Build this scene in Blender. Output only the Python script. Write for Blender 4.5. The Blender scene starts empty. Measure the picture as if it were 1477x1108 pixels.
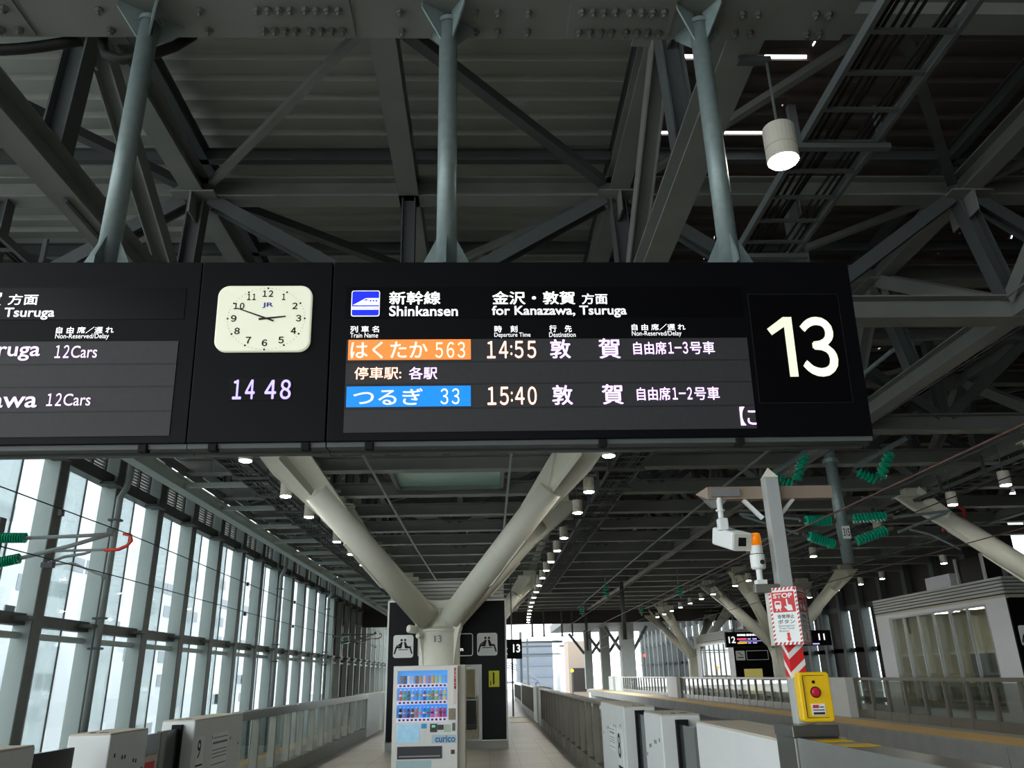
import bpy, bmesh, math, random
from mathutils import Matrix, Vector
random.seed(7)
sc = bpy.context.scene
COL = sc.collection
PI = math.pi

# ------------------------------------------------------------------ camera, sky, exposure
EYE = Vector((0.0, 0.0, 1.6))
CAMROT = Matrix(((0.999391, 0.010121, -0.033408), (-0.027762, -0.349716, -0.936444), (-0.021161, 0.936801, -0.349222)))
cam_d = bpy.data.cameras.new('camera')
cam_d.sensor_fit = 'HORIZONTAL'
cam_d.sensor_width = 36.0
cam_d.lens = 36.0 * 1130.0 / 1477.0
cam_d.clip_start = 0.05
cam_d.clip_end = 1500
cam = bpy.data.objects.new('camera', cam_d)
COL.objects.link(cam)
cam.matrix_world = Matrix.Translation(EYE) @ CAMROT.to_4x4()
sc.camera = cam

world = bpy.data.worlds.new('overcast_sky')
sc.world = world
world.use_nodes = True
wn = world.node_tree
bg = wn.nodes['Background']
wtc = wn.nodes.new('ShaderNodeTexCoord')
wnz = wn.nodes.new('ShaderNodeTexNoise')
wnz.inputs['Scale'].default_value = 2.2
wnz.inputs['Detail'].default_value = 4
wcr = wn.nodes.new('ShaderNodeValToRGB')
wcr.color_ramp.elements[0].color = (0.80, 0.91, 0.97, 1)
wcr.color_ramp.elements[1].color = (1.0, 1.0, 1.0, 1)
wn.links.new(wtc.outputs['Generated'], wnz.inputs['Vector'])
wn.links.new(wnz.outputs['Fac'], wcr.inputs['Fac'])
wn.links.new(wcr.outputs['Color'], bg.inputs['Color'])
bg.inputs['Strength'].default_value = 4.2

vs = sc.view_settings
sc.display_settings.display_device = 'sRGB'
vs.view_transform = 'Standard'
vs.look = 'None'
vs.exposure = 0.0
vs.gamma = 1.0
vs.use_curve_mapping = False
try:
    sc.cycles.max_bounces = 8
    sc.cycles.diffuse_bounces = 5
    sc.cycles.glossy_bounces = 3
    sc.cycles.transparent_max_bounces = 24
    sc.cycles.use_denoising = True
    sc.cycles.caustics_reflective = False
    sc.cycles.caustics_refractive = False
except Exception:
    pass


# ------------------------------------------------------------------ materials
def lin(c):
    c = c / 255.0
    return c / 12.92 if c <= 0.04045 else ((c + 0.055) / 1.055) ** 2.4


def rgb(r, g, b):
    return (lin(r), lin(g), lin(b), 1.0)


def mat(name, col, rough=0.6, metal=0.0, emit=0.0, noise=0.12, scale=6.0, bump=0.0, spec=0.4):
    m = bpy.data.materials.new(name)
    m.use_nodes = True
    nt = m.node_tree
    p = nt.nodes['Principled BSDF']
    p.inputs['Roughness'].default_value = rough
    p.inputs['Metallic'].default_value = metal
    p.inputs['Specular IOR Level'].default_value = spec
    tc = nt.nodes.new('ShaderNodeTexCoord')
    nz = nt.nodes.new('ShaderNodeTexNoise')
    nz.inputs['Scale'].default_value = scale
    nz.inputs['Detail'].default_value = 3
    nt.links.new(tc.outputs['Object'], nz.inputs['Vector'])
    mx = nt.nodes.new('ShaderNodeMix')
    mx.data_type = 'RGBA'
    a = [max(0, c * (1 - noise)) for c in col[:3]] + [1]
    b = [min(1, c * (1 + noise)) for c in col[:3]] + [1]
    mx.inputs[6].default_value = a
    mx.inputs[7].default_value = b
    nt.links.new(nz.outputs['Fac'], mx.inputs[0])
    nt.links.new(mx.outputs[2], p.inputs['Base Color'])
    if emit:
        p.inputs['Emission Color'].default_value = col
        p.inputs['Emission Strength'].default_value = emit
    if bump:
        bp = nt.nodes.new('ShaderNodeBump')
        bp.inputs['Strength'].default_value = bump
        nt.links.new(nz.outputs['Fac'], bp.inputs['Height'])
        nt.links.new(bp.outputs['Normal'], p.inputs['Normal'])
    return m


def brickmat(name, c1, c2, mortar, bw, bh, ms, rough=0.5, axes='xy', off=0.5):
    m = bpy.data.materials.new(name)
    m.use_nodes = True
    nt = m.node_tree
    p = nt.nodes['Principled BSDF']
    p.inputs['Roughness'].default_value = rough
    tc = nt.nodes.new('ShaderNodeTexCoord')
    sx = nt.nodes.new('ShaderNodeSeparateXYZ')
    cx = nt.nodes.new('ShaderNodeCombineXYZ')
    nt.links.new(tc.outputs['Object'], sx.inputs[0])
    for i, a in enumerate(axes):
        nt.links.new(sx.outputs['xyz'.index(a)], cx.inputs[i])
    br = nt.nodes.new('ShaderNodeTexBrick')
    br.offset = off
    br.inputs['Color1'].default_value = c1
    br.inputs['Color2'].default_value = c2
    br.inputs['Mortar'].default_value = mortar
    br.inputs['Scale'].default_value = 1.0
    br.inputs['Mortar Size'].default_value = ms
    br.inputs['Brick Width'].default_value = bw
    br.inputs['Row Height'].default_value = bh
    nt.links.new(cx.outputs[0], br.inputs['Vector'])
    nt.links.new(br.outputs['Color'], p.inputs['Base Color'])
    return m


def glassmat(name, tint, refl=0.6, milky=0.0):
    m = bpy.data.materials.new(name)
    m.use_nodes = True
    nt = m.node_tree
    nt.nodes.remove(nt.nodes['Principled BSDF'])
    out = nt.nodes['Material Output']
    tr = nt.nodes.new('ShaderNodeBsdfTransparent')
    tr.inputs['Color'].default_value = tint
    gl = nt.nodes.new('ShaderNodeBsdfGlossy')
    gl.inputs['Roughness'].default_value = 0.03
    fr = nt.nodes.new('ShaderNodeFresnel')
    fr.inputs['IOR'].default_value = 1.45
    mu = nt.nodes.new('ShaderNodeMath')
    mu.operation = 'MULTIPLY'
    mu.inputs[1].default_value = refl
    mx = nt.nodes.new('ShaderNodeMixShader')
    nt.links.new(fr.outputs[0], mu.inputs[0])
    nt.links.new(mu.outputs[0], mx.inputs[0])
    nt.links.new(tr.outputs[0], mx.inputs[1])
    nt.links.new(gl.outputs[0], mx.inputs[2])
    last = mx
    if milky:
        tl = nt.nodes.new('ShaderNodeBsdfTranslucent')
        tl.inputs['Color'].default_value = (0.85, 0.93, 0.93, 1)
        m2 = nt.nodes.new('ShaderNodeMixShader')
        m2.inputs[0].default_value = milky
        nt.links.new(mx.outputs[0], m2.inputs[1])
        nt.links.new(tl.outputs[0], m2.inputs[2])
        last = m2
    nt.links.new(last.outputs[0], out.inputs['Surface'])
    return m


STEEL = mat('grey_steel_paint', rgb(142, 146, 142), 0.5, noise=0.2, scale=1.5)
STEELD = mat('dark_grey_steel_paint', rgb(92, 98, 98), 0.55, noise=0.2, scale=1.5)
GALV = mat('galvanised_pipe', rgb(134, 150, 149), 0.42, 0.25, noise=0.22, scale=14)
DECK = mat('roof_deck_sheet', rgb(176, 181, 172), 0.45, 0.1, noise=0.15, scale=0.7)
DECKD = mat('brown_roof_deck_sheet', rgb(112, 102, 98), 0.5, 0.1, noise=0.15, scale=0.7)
PIPE = mat('pale_grey_pipe', rgb(150, 156, 152), 0.45, 0.1, noise=0.12, scale=6)
BRONZE = mat('fence_bronze', rgb(126, 121, 110), 0.35, 0.5, noise=0.15, scale=3)
PEDE = mat('pedestal_steel', rgb(128, 128, 124), 0.3, 0.85, noise=0.1, scale=4)
POSTG = mat('post_grey_white', rgb(176, 180, 178), 0.45, noise=0.05)
BOLT = mat('bolt_zinc', rgb(140, 142, 138), 0.35, 0.6)
HOSE = mat('black_hose', rgb(22, 22, 22), 0.6)
CREAM = mat('cream_paint', rgb(222, 222, 208), 0.45, noise=0.05)
WHITE = mat('white_paint', rgb(236, 240, 238), 0.45, noise=0.05)
GATEW = mat('gate_white_steel', rgb(222, 226, 224), 0.5, noise=0.05, scale=3)
GATETOP = mat('gate_top_beige', rgb(205, 196, 178), 0.55, noise=0.1, scale=5)
DOORG = mat('gate_door_dark', rgb(66, 70, 74), 0.12, spec=0.6)
BLACKP = mat('sign_black', rgb(13, 13, 17), 0.42, noise=0.08, spec=0.1)
BLACKG = mat('sign_black_gloss', rgb(13, 13, 15), 0.25, spec=0.12)
BLACKR = mat('room_black_panel', rgb(14, 14, 17), 0.3, spec=0.12)
LEDBG = mat('led_screen_face', rgb(60, 60, 62), 0.6, noise=0.15, scale=40)
LEDBGL = mat('led_row_gap', rgb(44, 44, 47), 0.6)
SEAM = mat('seam_black', rgb(5, 5, 6), 0.8)
SILVER = mat('silver_trim', rgb(170, 172, 172), 0.35, 0.7)
STAIN = mat('stainless_steel', rgb(138, 140, 136), 0.28, 0.9, noise=0.12, scale=4)
STAIND = mat('stainless_dull', rgb(140, 140, 132), 0.4, 0.7, noise=0.2, scale=3)
LAMPB = mat('lamp_body', rgb(214, 210, 196), 0.5, noise=0.04)
LAMPE = mat('lamp_lens', rgb(255, 250, 236), 0.4, emit=165.0)
TXTW = mat('lit_white_text', rgb(248, 250, 250), 0.5, emit=0.85)
TXT13 = mat('lit_number_text', rgb(236, 240, 214), 0.5, emit=0.75)
LEDW = mat('led_warm_text', rgb(255, 214, 196), 0.5, emit=1.0)
LEDV = mat('led_violet_text', rgb(240, 214, 255), 0.5, emit=1.0)
LEDC = mat('led_clock_text', rgb(190, 178, 255), 0.5, emit=1.0)
LEDO = mat('led_orange', rgb(255, 132, 60), 0.5, emit=0.95, noise=0.3, scale=60)
LEDB = mat('led_blue', rgb(16, 128, 240), 0.5, emit=0.95, noise=0.3, scale=60)
LEDGREY = mat('led_pale_text', rgb(222, 216, 206), 0.5, emit=0.85)
BLUE = mat('sign_blue', rgb(20, 40, 235), 0.5, emit=0.8)
CLOCKF = mat('clock_face', rgb(226, 228, 206), 0.4, emit=0.55)
CLOCKI = mat('clock_ink', rgb(35, 35, 30), 0.6)
JRBLUE = mat('logo_blue', rgb(70, 84, 178), 0.6)
INK = mat('print_black', rgb(28, 28, 28), 0.6)
GREYINK = mat('print_grey', rgb(110, 116, 120), 0.6)
RED = mat('red_print', rgb(222, 40, 44), 0.5)
STOPR = mat('stop_red', rgb(205, 48, 54), 0.5)
YEL = mat('yellow_box', rgb(246, 200, 10), 0.4, noise=0.05)
YELP = mat('yellow_poster', rgb(225, 228, 60), 0.5)
YELF = mat('yellow_floor_mark', rgb(214, 180, 110), 0.6)
PINKB = mat('red_button', rgb(200, 30, 60), 0.3)
ORANGE = mat('amber_lens', rgb(255, 140, 10), 0.3, emit=0.25)
INSG = mat('green_porcelain', rgb(24, 178, 140), 0.25, noise=0.1)
REDT = mat('red_tube', rgb(226, 70, 40), 0.4)
WIRE = mat('wire_dark', rgb(40, 40, 42), 0.5, 0.5)
COPPER = mat('trolley_wire', rgb(120, 92, 84), 0.5, 0.4)
CONC = mat('concrete', rgb(168, 168, 164), 0.8, noise=0.2, scale=2)
CONCD = mat('track_concrete', rgb(78, 76, 74), 0.85, noise=0.25, scale=1.5)
TAN = mat('tan_edge_strip', rgb(214, 180, 122), 0.7, noise=0.12, scale=3)
FLOORM = brickmat('platform_tile', rgb(172, 168, 158), rgb(158, 154, 144), rgb(136, 132, 124), 0.6, 0.6, 0.008, 0.42, 'xy', 0.0)
GROUND = mat('ground_asphalt', rgb(150, 150, 148), 0.9, noise=0.2, scale=0.2)
FRAMEL = mat('facade_steel', rgb(180, 192, 188), 0.5, noise=0.08, scale=2)
FRAMED = mat('facade_dark', rgb(92, 96, 92), 0.55)
GLASS = glassmat('clear_glass', (0.96, 0.99, 0.99, 1), 0.35)
GLASSF = glassmat('frit_glass', (0.97, 0.99, 0.99, 1), 0.35, 0.4)
GLASSG = glassmat('fence_glass', (0.95, 0.98, 0.96, 1), 0.6)
LOUV = mat('louver_slat', rgb(186, 184, 178), 0.6)
DARKW = mat('dark_wall_panel', rgb(58, 54, 52), 0.6, noise=0.15, scale=1)
BLDW = brickmat('white_cladding', rgb(236, 239, 241), rgb(206, 212, 218), rgb(230, 233, 236), 2.4, 1.9, 0.02, 0.7, 'yz', 0.35)
BLDG = mat('grey_band', rgb(146, 152, 160), 0.5, noise=0.1, scale=0.5)
BLDP = mat('pale_cladding', rgb(230, 234, 238), 0.7, noise=0.03)
ROOMW = mat('room_white', rgb(232, 233, 236), 0.5, noise=0.04)
ROOMI = mat('room_interior', rgb(206, 200, 178), 0.7, noise=0.05)
ROOML = mat('room_ceiling_light', rgb(255, 248, 226), 0.5, emit=9.0)
LOUG = mat('louver_grey', rgb(196, 197, 192), 0.5, noise=0.06)
TEAL = mat('teal_glazing', rgb(168, 216, 206), 0.3, noise=0.06)
VENDW = mat('vending_white', rgb(240, 241, 236), 0.4, noise=0.03)
VBLUE = mat('vending_backdrop', rgb(40, 150, 235), 0.5, emit=0.45)
VLAV = mat('price_strip', rgb(214, 206, 240), 0.5, emit=0.45)
VSCR = mat('vending_screen', rgb(150, 196, 222), 0.4, emit=0.35, noise=0.3, scale=9)
VDARK = mat('vending_slot', rgb(44, 46, 52), 0.3)
VGLASS = glassmat('vending_glass', (0.97, 0.98, 0.99, 1), 0.4)
BEIGEB = mat('beige_building', rgb(176, 160, 146), 0.8, noise=0.06)
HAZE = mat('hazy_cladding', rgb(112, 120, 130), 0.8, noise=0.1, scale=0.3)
CHECK = mat('seat_dark', rgb(60, 62, 66), 0.7)


# ------------------------------------------------------------------ mesh building
class MB:
    def __init__(s):
        s.v, s.f = [], []

    def add(s, vs_, fs):
        n = len(s.v)
        s.v += [tuple(p) for p in vs_]
        s.f += [tuple(i + n for i in f) for f in fs]
        return s

    def box(s, x0, x1, y0, y1, z0, z1, M=None):
        P = [Vector((x, y, z)) for z in (z0, z1) for y in (y0, y1) for x in (x0, x1)]
        if M is not None:
            P = [M @ p for p in P]
        return s.add(P, [(0, 2, 3, 1), (4, 5, 7, 6), (0, 1, 5, 4), (2, 6, 7, 3), (0, 4, 6, 2), (1, 3, 7, 5)])

    def bar(s, p, q, w, h, up=(0, 0, 1), ow=0.0, oh=0.0):
        p, q, up = Vector(p), Vector(q), Vector(up)
        d = (q - p).normalized()
        if abs(d.dot(up)) > 0.99:
            up = Vector((0, 1, 0))
        r = d.cross(up).normalized()
        u = r.cross(d).normalized()
        P = []
        for e in (p, q):
            for a, b in ((-1, -1), (1, -1), (1, 1), (-1, 1)):
                P.append(e + r * (a * w / 2 + ow) + u * (b * h / 2 + oh))
        return s.add(P, [(0, 3, 2, 1), (4, 5, 6, 7), (0, 1, 5, 4), (1, 2, 6, 5), (2, 3, 7, 6), (3, 0, 4, 7)])

    def hbeam(s, p, q, w, h, t=0.025, up=(0, 0, 1)):
        s.bar(p, q, w, t, up, 0, -h / 2 + t / 2)
        s.bar(p, q, w, t, up, 0, h / 2 - t / 2)
        return s.bar(p, q, t, h - 2 * t, up)

    def cyl(s, p, q, r, n=12, r2=None, caps=True):
        p, q = Vector(p), Vector(q)
        r2 = r if r2 is None else r2
        d = (q - p).normalized()
        a = d.orthogonal().normalized()
        b = d.cross(a)
        P = []
        for e, rr in ((p, r), (q, r2)):
            for i in range(n):
                t = 2 * PI * i / n
                P.append(e + (a * math.cos(t) + b * math.sin(t)) * rr)
        F = [(i, (i + 1) % n, n + (i + 1) % n, n + i) for i in range(n)]
        if caps:
            F += [tuple(range(n - 1, -1, -1)), tuple(range(n, 2 * n))]
        return s.add(P, F)

    def lathe(s, p, d, prof, n=12):
        p, d = Vector(p), Vector(d).normalized()
        a = d.orthogonal().normalized()
        b = d.cross(a)
        P, F = [], []
        for (r, h) in prof:
            for i in range(n):
                t = 2 * PI * i / n
                P.append(p + d * h + (a * math.cos(t) + b * math.sin(t)) * r)
        for k in range(len(prof) - 1):
            for i in range(n):
                F.append((k * n + i, k * n + (i + 1) % n, (k + 1) * n + (i + 1) % n, (k + 1) * n + i))
        F.append(tuple(range(n - 1, -1, -1)))
        m = (len(prof) - 1) * n
        F.append(tuple(range(m, m + n)))
        return s.add(P, F)

    def tube(s, pts, r, n=8):
        pts = [Vector(p) for p in pts]
        P, F = [], []
        a = None
        for k, p in enumerate(pts):
            d = (pts[min(k + 1, len(pts) - 1)] - pts[max(k - 1, 0)]).normalized()
            if a is None:
                a = d.orthogonal().normalized()
            a = (a - d * a.dot(d)).normalized()
            b = d.cross(a)
            for i in range(n):
                t = 2 * PI * i / n
                P.append(p + (a * math.cos(t) + b * math.sin(t)) * r)
        for k in range(len(pts) - 1):
            for i in range(n):
                F.append((k * n + i, k * n + (i + 1) % n, (k + 1) * n + (i + 1) % n, (k + 1) * n + i))
        F.append(tuple(range(n - 1, -1, -1)))
        m = (len(pts) - 1) * n
        F.append(tuple(range(m, m + n)))
        return s.add(P, F)

    def plate(s, pts, y0, y1, M=None):
        """outline in x,z extruded along y"""
        n = len(pts)
        P = [Vector((x, y, z)) for y in (y0, y1) for (x, z) in pts]
        if M is not None:
            P = [M @ p for p in P]
        F = [tuple(range(n)), tuple(range(2 * n - 1, n - 1, -1))]
        F += [(i, n + i, n + (i + 1) % n, (i + 1) % n) for i in range(n)]
        return s.add(P, F)

    def build(s, name, m, parent=None, local=False, smooth=False, bevel=0.0):
        off = Vector((0, 0, 0))
        if parent is not None and not local:
            o = parent
            while o is not None:
                off += o.location
                o = o.parent
        me = bpy.data.meshes.new(name)
        me.from_pydata([(x - off.x, y - off.y, z - off.z) for x, y, z in s.v], [], s.f)
        bm = bmesh.new()
        bm.from_mesh(me)
        bmesh.ops.recalc_face_normals(bm, faces=bm.faces)
        bm.to_mesh(me)
        bm.free()
        me.materials.append(m)
        if smooth:
            for p in me.polygons:
                p.use_smooth = len(p.vertices) == 4
        o = bpy.data.objects.new(name, me)
        COL.objects.link(o)
        if parent is not None:
            o.parent = parent
        if bevel:
            b = o.modifiers.new('bevel', 'BEVEL')
            b.width = bevel
            b.segments = 2
            b.limit_method = 'ANGLE'
        return o


def rrect(x0, x1, z0, z1, r, n=5):
    P = []
    for cx, cz, a0 in ((x1 - r, z0 + r, -PI / 2), (x1 - r, z1 - r, 0), (x0 + r, z1 - r, PI / 2), (x0 + r, z0 + r, PI)):
        for i in range(n + 1):
            a = a0 + PI / 2 * i / n
            P.append((cx + r * math.cos(a), cz + r * math.sin(a)))
    return P


def ring(x0, x1, z0, z1, r, w, y0, y1, mb=None, n=5):
    """rounded rectangular frame line"""
    mb = mb or MB()
    A = rrect(x0, x1, z0, z1, r, n)
    B = rrect(x0 + w, x1 - w, z0 + w, z1 - w, max(r - w, 0.001), n)
    k = len(A)
    P = [(x, y0, z) for x, z in A] + [(x, y0, z) for x, z in B] + [(x, y1, z) for x, z in A] + [(x, y1, z) for x, z in B]
    F = []
    for i in range(k):
        j = (i + 1) % k
        F += [(i, j, k + j, k + i), (2 * k + i, 3 * k + i, 3 * k + j, 2 * k + j), (i, 2 * k + i, 2 * k + j, j), (k + i, k + j, 3 * k + j, 3 * k + i)]
    return mb.add(P, F)


def tag(o, label, cat, group=None):
    o['label'] = label
    o['category'] = cat
    if group:
        o['group'] = group
    return o


def thing(name, label, cat, loc=(0, 0, 0), group=None, M=None):
    o = bpy.data.objects.new(name, None)
    o.empty_display_size = 0.1
    COL.objects.link(o)
    if M is not None:
        o.matrix_world = M
    else:
        o.location = loc
    return tag(o, label, cat, group)


def struct(o):
    o['kind'] = 'structure'
    return o


def sempty(name, loc):
    o = bpy.data.objects.new(name, None)
    o.empty_display_size = 0.1
    COL.objects.link(o)
    o.location = loc
    return struct(o)


def copy_tree(o, parent=None):
    c = o.copy()
    COL.objects.link(c)
    if parent is not None:
        c.parent = parent
    for ch in list(o.children):
        copy_tree(ch, c)
    return c


TEXTS = []


def text(name, s, parent, box, y, m, bold=0.0, clip=None, M=None, sp=1.0):
    """lettering fitted to box (x0, z0, x1, z1) on the plane y of the parent"""
    cu = bpy.data.curves.new(name, 'FONT')
    cu.body = s
    wide = any(ord(ch) > 0x2fff for ch in s)
    cu.offset = 0.0 if wide else bold
    cu.space_character = sp
    cu.extrude = 0.0
    cu.resolution_u = 4
    o = bpy.data.objects.new(name, cu)
    COL.objects.link(o)
    TEXTS.append((o, name, parent, box, y, m, clip, M, bold if wide else 0.0))


def finish_texts():
    dg = bpy.context.evaluated_depsgraph_get()
    dg.update()
    for o, name, parent, box, y, m, clip, M, heavy in TEXTS:
        me = bpy.data.meshes.new_from_object(o.evaluated_get(dg))
        if not me.vertices:
            print('EMPTY TEXT', name)
            continue
        xs = [v.co.x for v in me.vertices]
        ys = [v.co.y for v in me.vertices]
        x0, z0, x1, z1 = box
        sx = (x1 - x0) / max(1e-6, max(xs) - min(xs))
        sy = (z1 - z0) / max(1e-6, max(ys) - min(ys))
        ax, ay = min(xs), min(ys)
        if heavy:
            # thicken the strokes: the same outlines again, a hair's breadth to each side
            hw = heavy * (max(ys) - min(ys))
            base = [v.co.copy() for v in me.vertices]
            fs = [tuple(p.vertices) for p in me.polygons]
            V, F = [], []
            for dx, dy in ((-hw, 0), (hw, 0), (0, -hw * 0.8), (0, hw * 0.8), (0, 0)):
                n0 = len(V)
                V += [(c.x + dx, c.y + dy, 0) for c in base]
                F += [tuple(i + n0 for i in f) for f in fs]
            me = bpy.data.meshes.new(name)
            me.from_pydata(V, [], F)
            xs = [v[0] for v in V]
            ys = [v[1] for v in V]
            sx = (x1 - x0) / (max(xs) - min(xs))
            sy = (z1 - z0) / (max(ys) - min(ys))
            ax, ay = min(xs), min(ys)
        for v in me.vertices:
            p = Vector((x0 + (v.co.x - ax) * sx, y, z0 + (v.co.y - ay) * sy))
            v.co = M @ p if M is not None else p
        if clip is not None:
            bm = bmesh.new()
            bm.from_mesh(me)
            bmesh.ops.bisect_plane(bm, geom=list(bm.verts) + list(bm.edges) + list(bm.faces), plane_co=(clip, 0, 0), plane_no=(1, 0, 0), clear_outer=True)
            bm.to_mesh(me)
            bm.free()
        me.materials.clear()
        me.materials.append(m)
        for p in me.polygons:
            p.material_index = 0
        bpy.data.objects.remove(o)
        n = bpy.data.objects.new(name, me)
        COL.objects.link(n)
        if parent is not None:
            n.parent = parent


ORD = ['first', 'second', 'third', 'fourth', 'fifth', 'sixth', 'seventh', 'eighth', 'ninth', 'tenth', 'eleventh', 'twelfth', 'thirteenth', 'fourteenth',
       'fifteenth', 'sixteenth', 'seventeenth', 'eighteenth', 'nineteenth', 'twentieth', 'twenty-first', 'twenty-second', 'twenty-third', 'twenty-fourth',
       'twenty-fifth']


def curve(Y):
    return max(0.0, Y - 28.0) ** 2 / 1400.0


# ------------------------------------------------------------------ setting: ground, platforms, track bed
struct(MB().box(-400, 400, -300, 700, -9.4, -9.0).build('ground', GROUND))
struct(MB().box(-5.4, 3.4, -38, 94, -0.35, 0.0).build('floor', FLOORM))
pf = struct(MB().box(-5.0, 3.0, -38, 94, -1.6, -0.352).build('floor_base', CONC))
st = MB()
st.box(3.0, 3.38, -38, 94, 0.002, 0.006)
st.box(-5.38, -5.0, -38, 94, 0.002, 0.006)
st.build('edge_strip', TAN, bpy.data.objects['floor'])
mk = MB()
for y in (31.0, 34.5):
    mk.box(0.75, 1.6, y, y + 0.55, 0.002, 0.008)
mk.build('tactile_marking', YELF, bpy.data.objects['floor'])
op = struct(MB().box(11.0, 18.2, -38, 94, -0.28, 0.0).build('floor_opposite', CONC))
MB().box(11.02, 12.2, -38, 94, 0.002, 0.012).build('edge_strip', TAN, op)
e = MB()
for k in range(12):
    e.box(10.97, 11.0, -6 + k * 8.0, 1.96 + k * 8.0, -0.5, -0.03)
e.build('edge_beam', CONC, op)
struct(MB().box(11.4, 18.2, -38, 94, -1.6, -0.29).build('floor_opposite_base', CONC))
struct(MB().box(-13, 26, -38, 94, -2.0, -1.6).build('floor_trackbed', CONCD))
for i, (x, lab) in enumerate(((-7.1, 'track between left platform edge and glass wall'), (5.2, 'near track beside the right platform edge'), (9.4, 'far track beside the opposite platform'))):
    t = thing('railway_track', lab, 'track', (x, 0, -1.6))
    for s_ in (-0.7175, 0.7175):
        r = MB()
        r.box(x + s_ - 0.07, x + s_ + 0.07, -8, 92, -1.45, -1.43)
        r.box(x + s_ - 0.012, x + s_ + 0.012, -8, 92, -1.43, -1.32)
        r.box(x + s_ - 0.035, x + s_ + 0.035, -8, 92, -1.32, -1.28)
        r.build('rail', STAIND, t)
    sl = MB()
    for k in range(20):
        sl.box(x - 1.15, x + 1.15, -8 + k * 5.0, -3.1 + k * 5.0, -1.6, -1.45)
    sl.build('track_slab', CONCD, t)

# ------------------------------------------------------------------ roof: deck and trusses
ZU, ZL = 8.55, 6.48           # chord centre heights
Y0, DY = 4.6, 2.8
PL = [(-10.0, -9.8), (-4.28, -4.33), (2.03, 2.1), (7.4, 7.75), (12.3, 12.3), (17.8, 17.8)]
MIDX = -1.13
YEND = 63.4


def deck_profile(y0, y1, pitch=0.392, z=9.42, h=0.075):
    P = []
    y = y0
    while y < y1 - 1e-6:
        P += [(y, z), (y + pitch * 0.38, z), (y + pitch * 0.5, z + h), (y + pitch * 0.88, z + h)]
        y += pitch
    P.append((y, z))
    return P


def deck(x0, x1, y0, y1, mb, pitch=0.392):
    pr = deck_profile(y0, y1, pitch)
    n = len(pr)
    P = [(x, y, z) for x in (x0, x1) for (y, z) in pr] + [(x, y, z + 0.03) for x in (x0, x1) for (y, z) in pr]
    F = [(i, i + 1, n + i + 1, n + i) for i in range(n - 1)]
    F += [(2 * n + i, 3 * n + i, 3 * n + i + 1, 2 * n + i + 1) for i in range(n - 1)]
    F += [(i, 2 * n + i, 2 * n + i + 1, i + 1) for i in range(n - 1)] + [(n + i, n + i + 1, 3 * n + i + 1, 3 * n + i) for i in range(n - 1)]
    F += [(0, n, 3 * n, 2 * n), (n - 1, 3 * n - 1, 4 * n - 1, 2 * n - 1)]
    mb.add(P, F)


def deck_rows(x0, x1, gaps, mb, gap=0.1):
    y = -38.56
    for g in gaps + [YEND + 1 + gap / 2]:
        n_ = max(1, round((g - gap / 2 - y) / 0.392))
        deck(x0, x1, y, g - gap / 2, mb, (g - gap / 2 - y) / n_)
        y = g + gap / 2


d1 = MB()
deck_rows(-11.5, 2.35, [], d1)
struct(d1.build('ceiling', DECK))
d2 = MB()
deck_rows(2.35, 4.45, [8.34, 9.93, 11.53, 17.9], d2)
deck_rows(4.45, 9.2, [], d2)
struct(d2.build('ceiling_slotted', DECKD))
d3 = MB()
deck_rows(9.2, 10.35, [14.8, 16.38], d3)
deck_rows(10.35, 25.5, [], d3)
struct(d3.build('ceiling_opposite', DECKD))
sl = MB()
for xa, xb, g in ((2.35, 2.7, 8.34), (3.22, 3.88, 8.34), (2.35, 2.72, 9.93), (3.0, 3.15, 9.93), (3.5, 3.7, 9.93), (2.35, 3.8, 11.53), (9.2, 9.6, 14.8), (9.9, 10.02, 14.8), (9.2, 9.28, 16.38), (9.6, 9.7, 16.38)):
    sl.box(xa, xb, g - 0.1, g + 0.1, 9.53, 9.56)
struct(sl.build('ceiling_slot_cover', STEELD))

CROSSN = {}


def NY(k):
    return 6.72 if k == 1 else Y0 + DY * k

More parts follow.
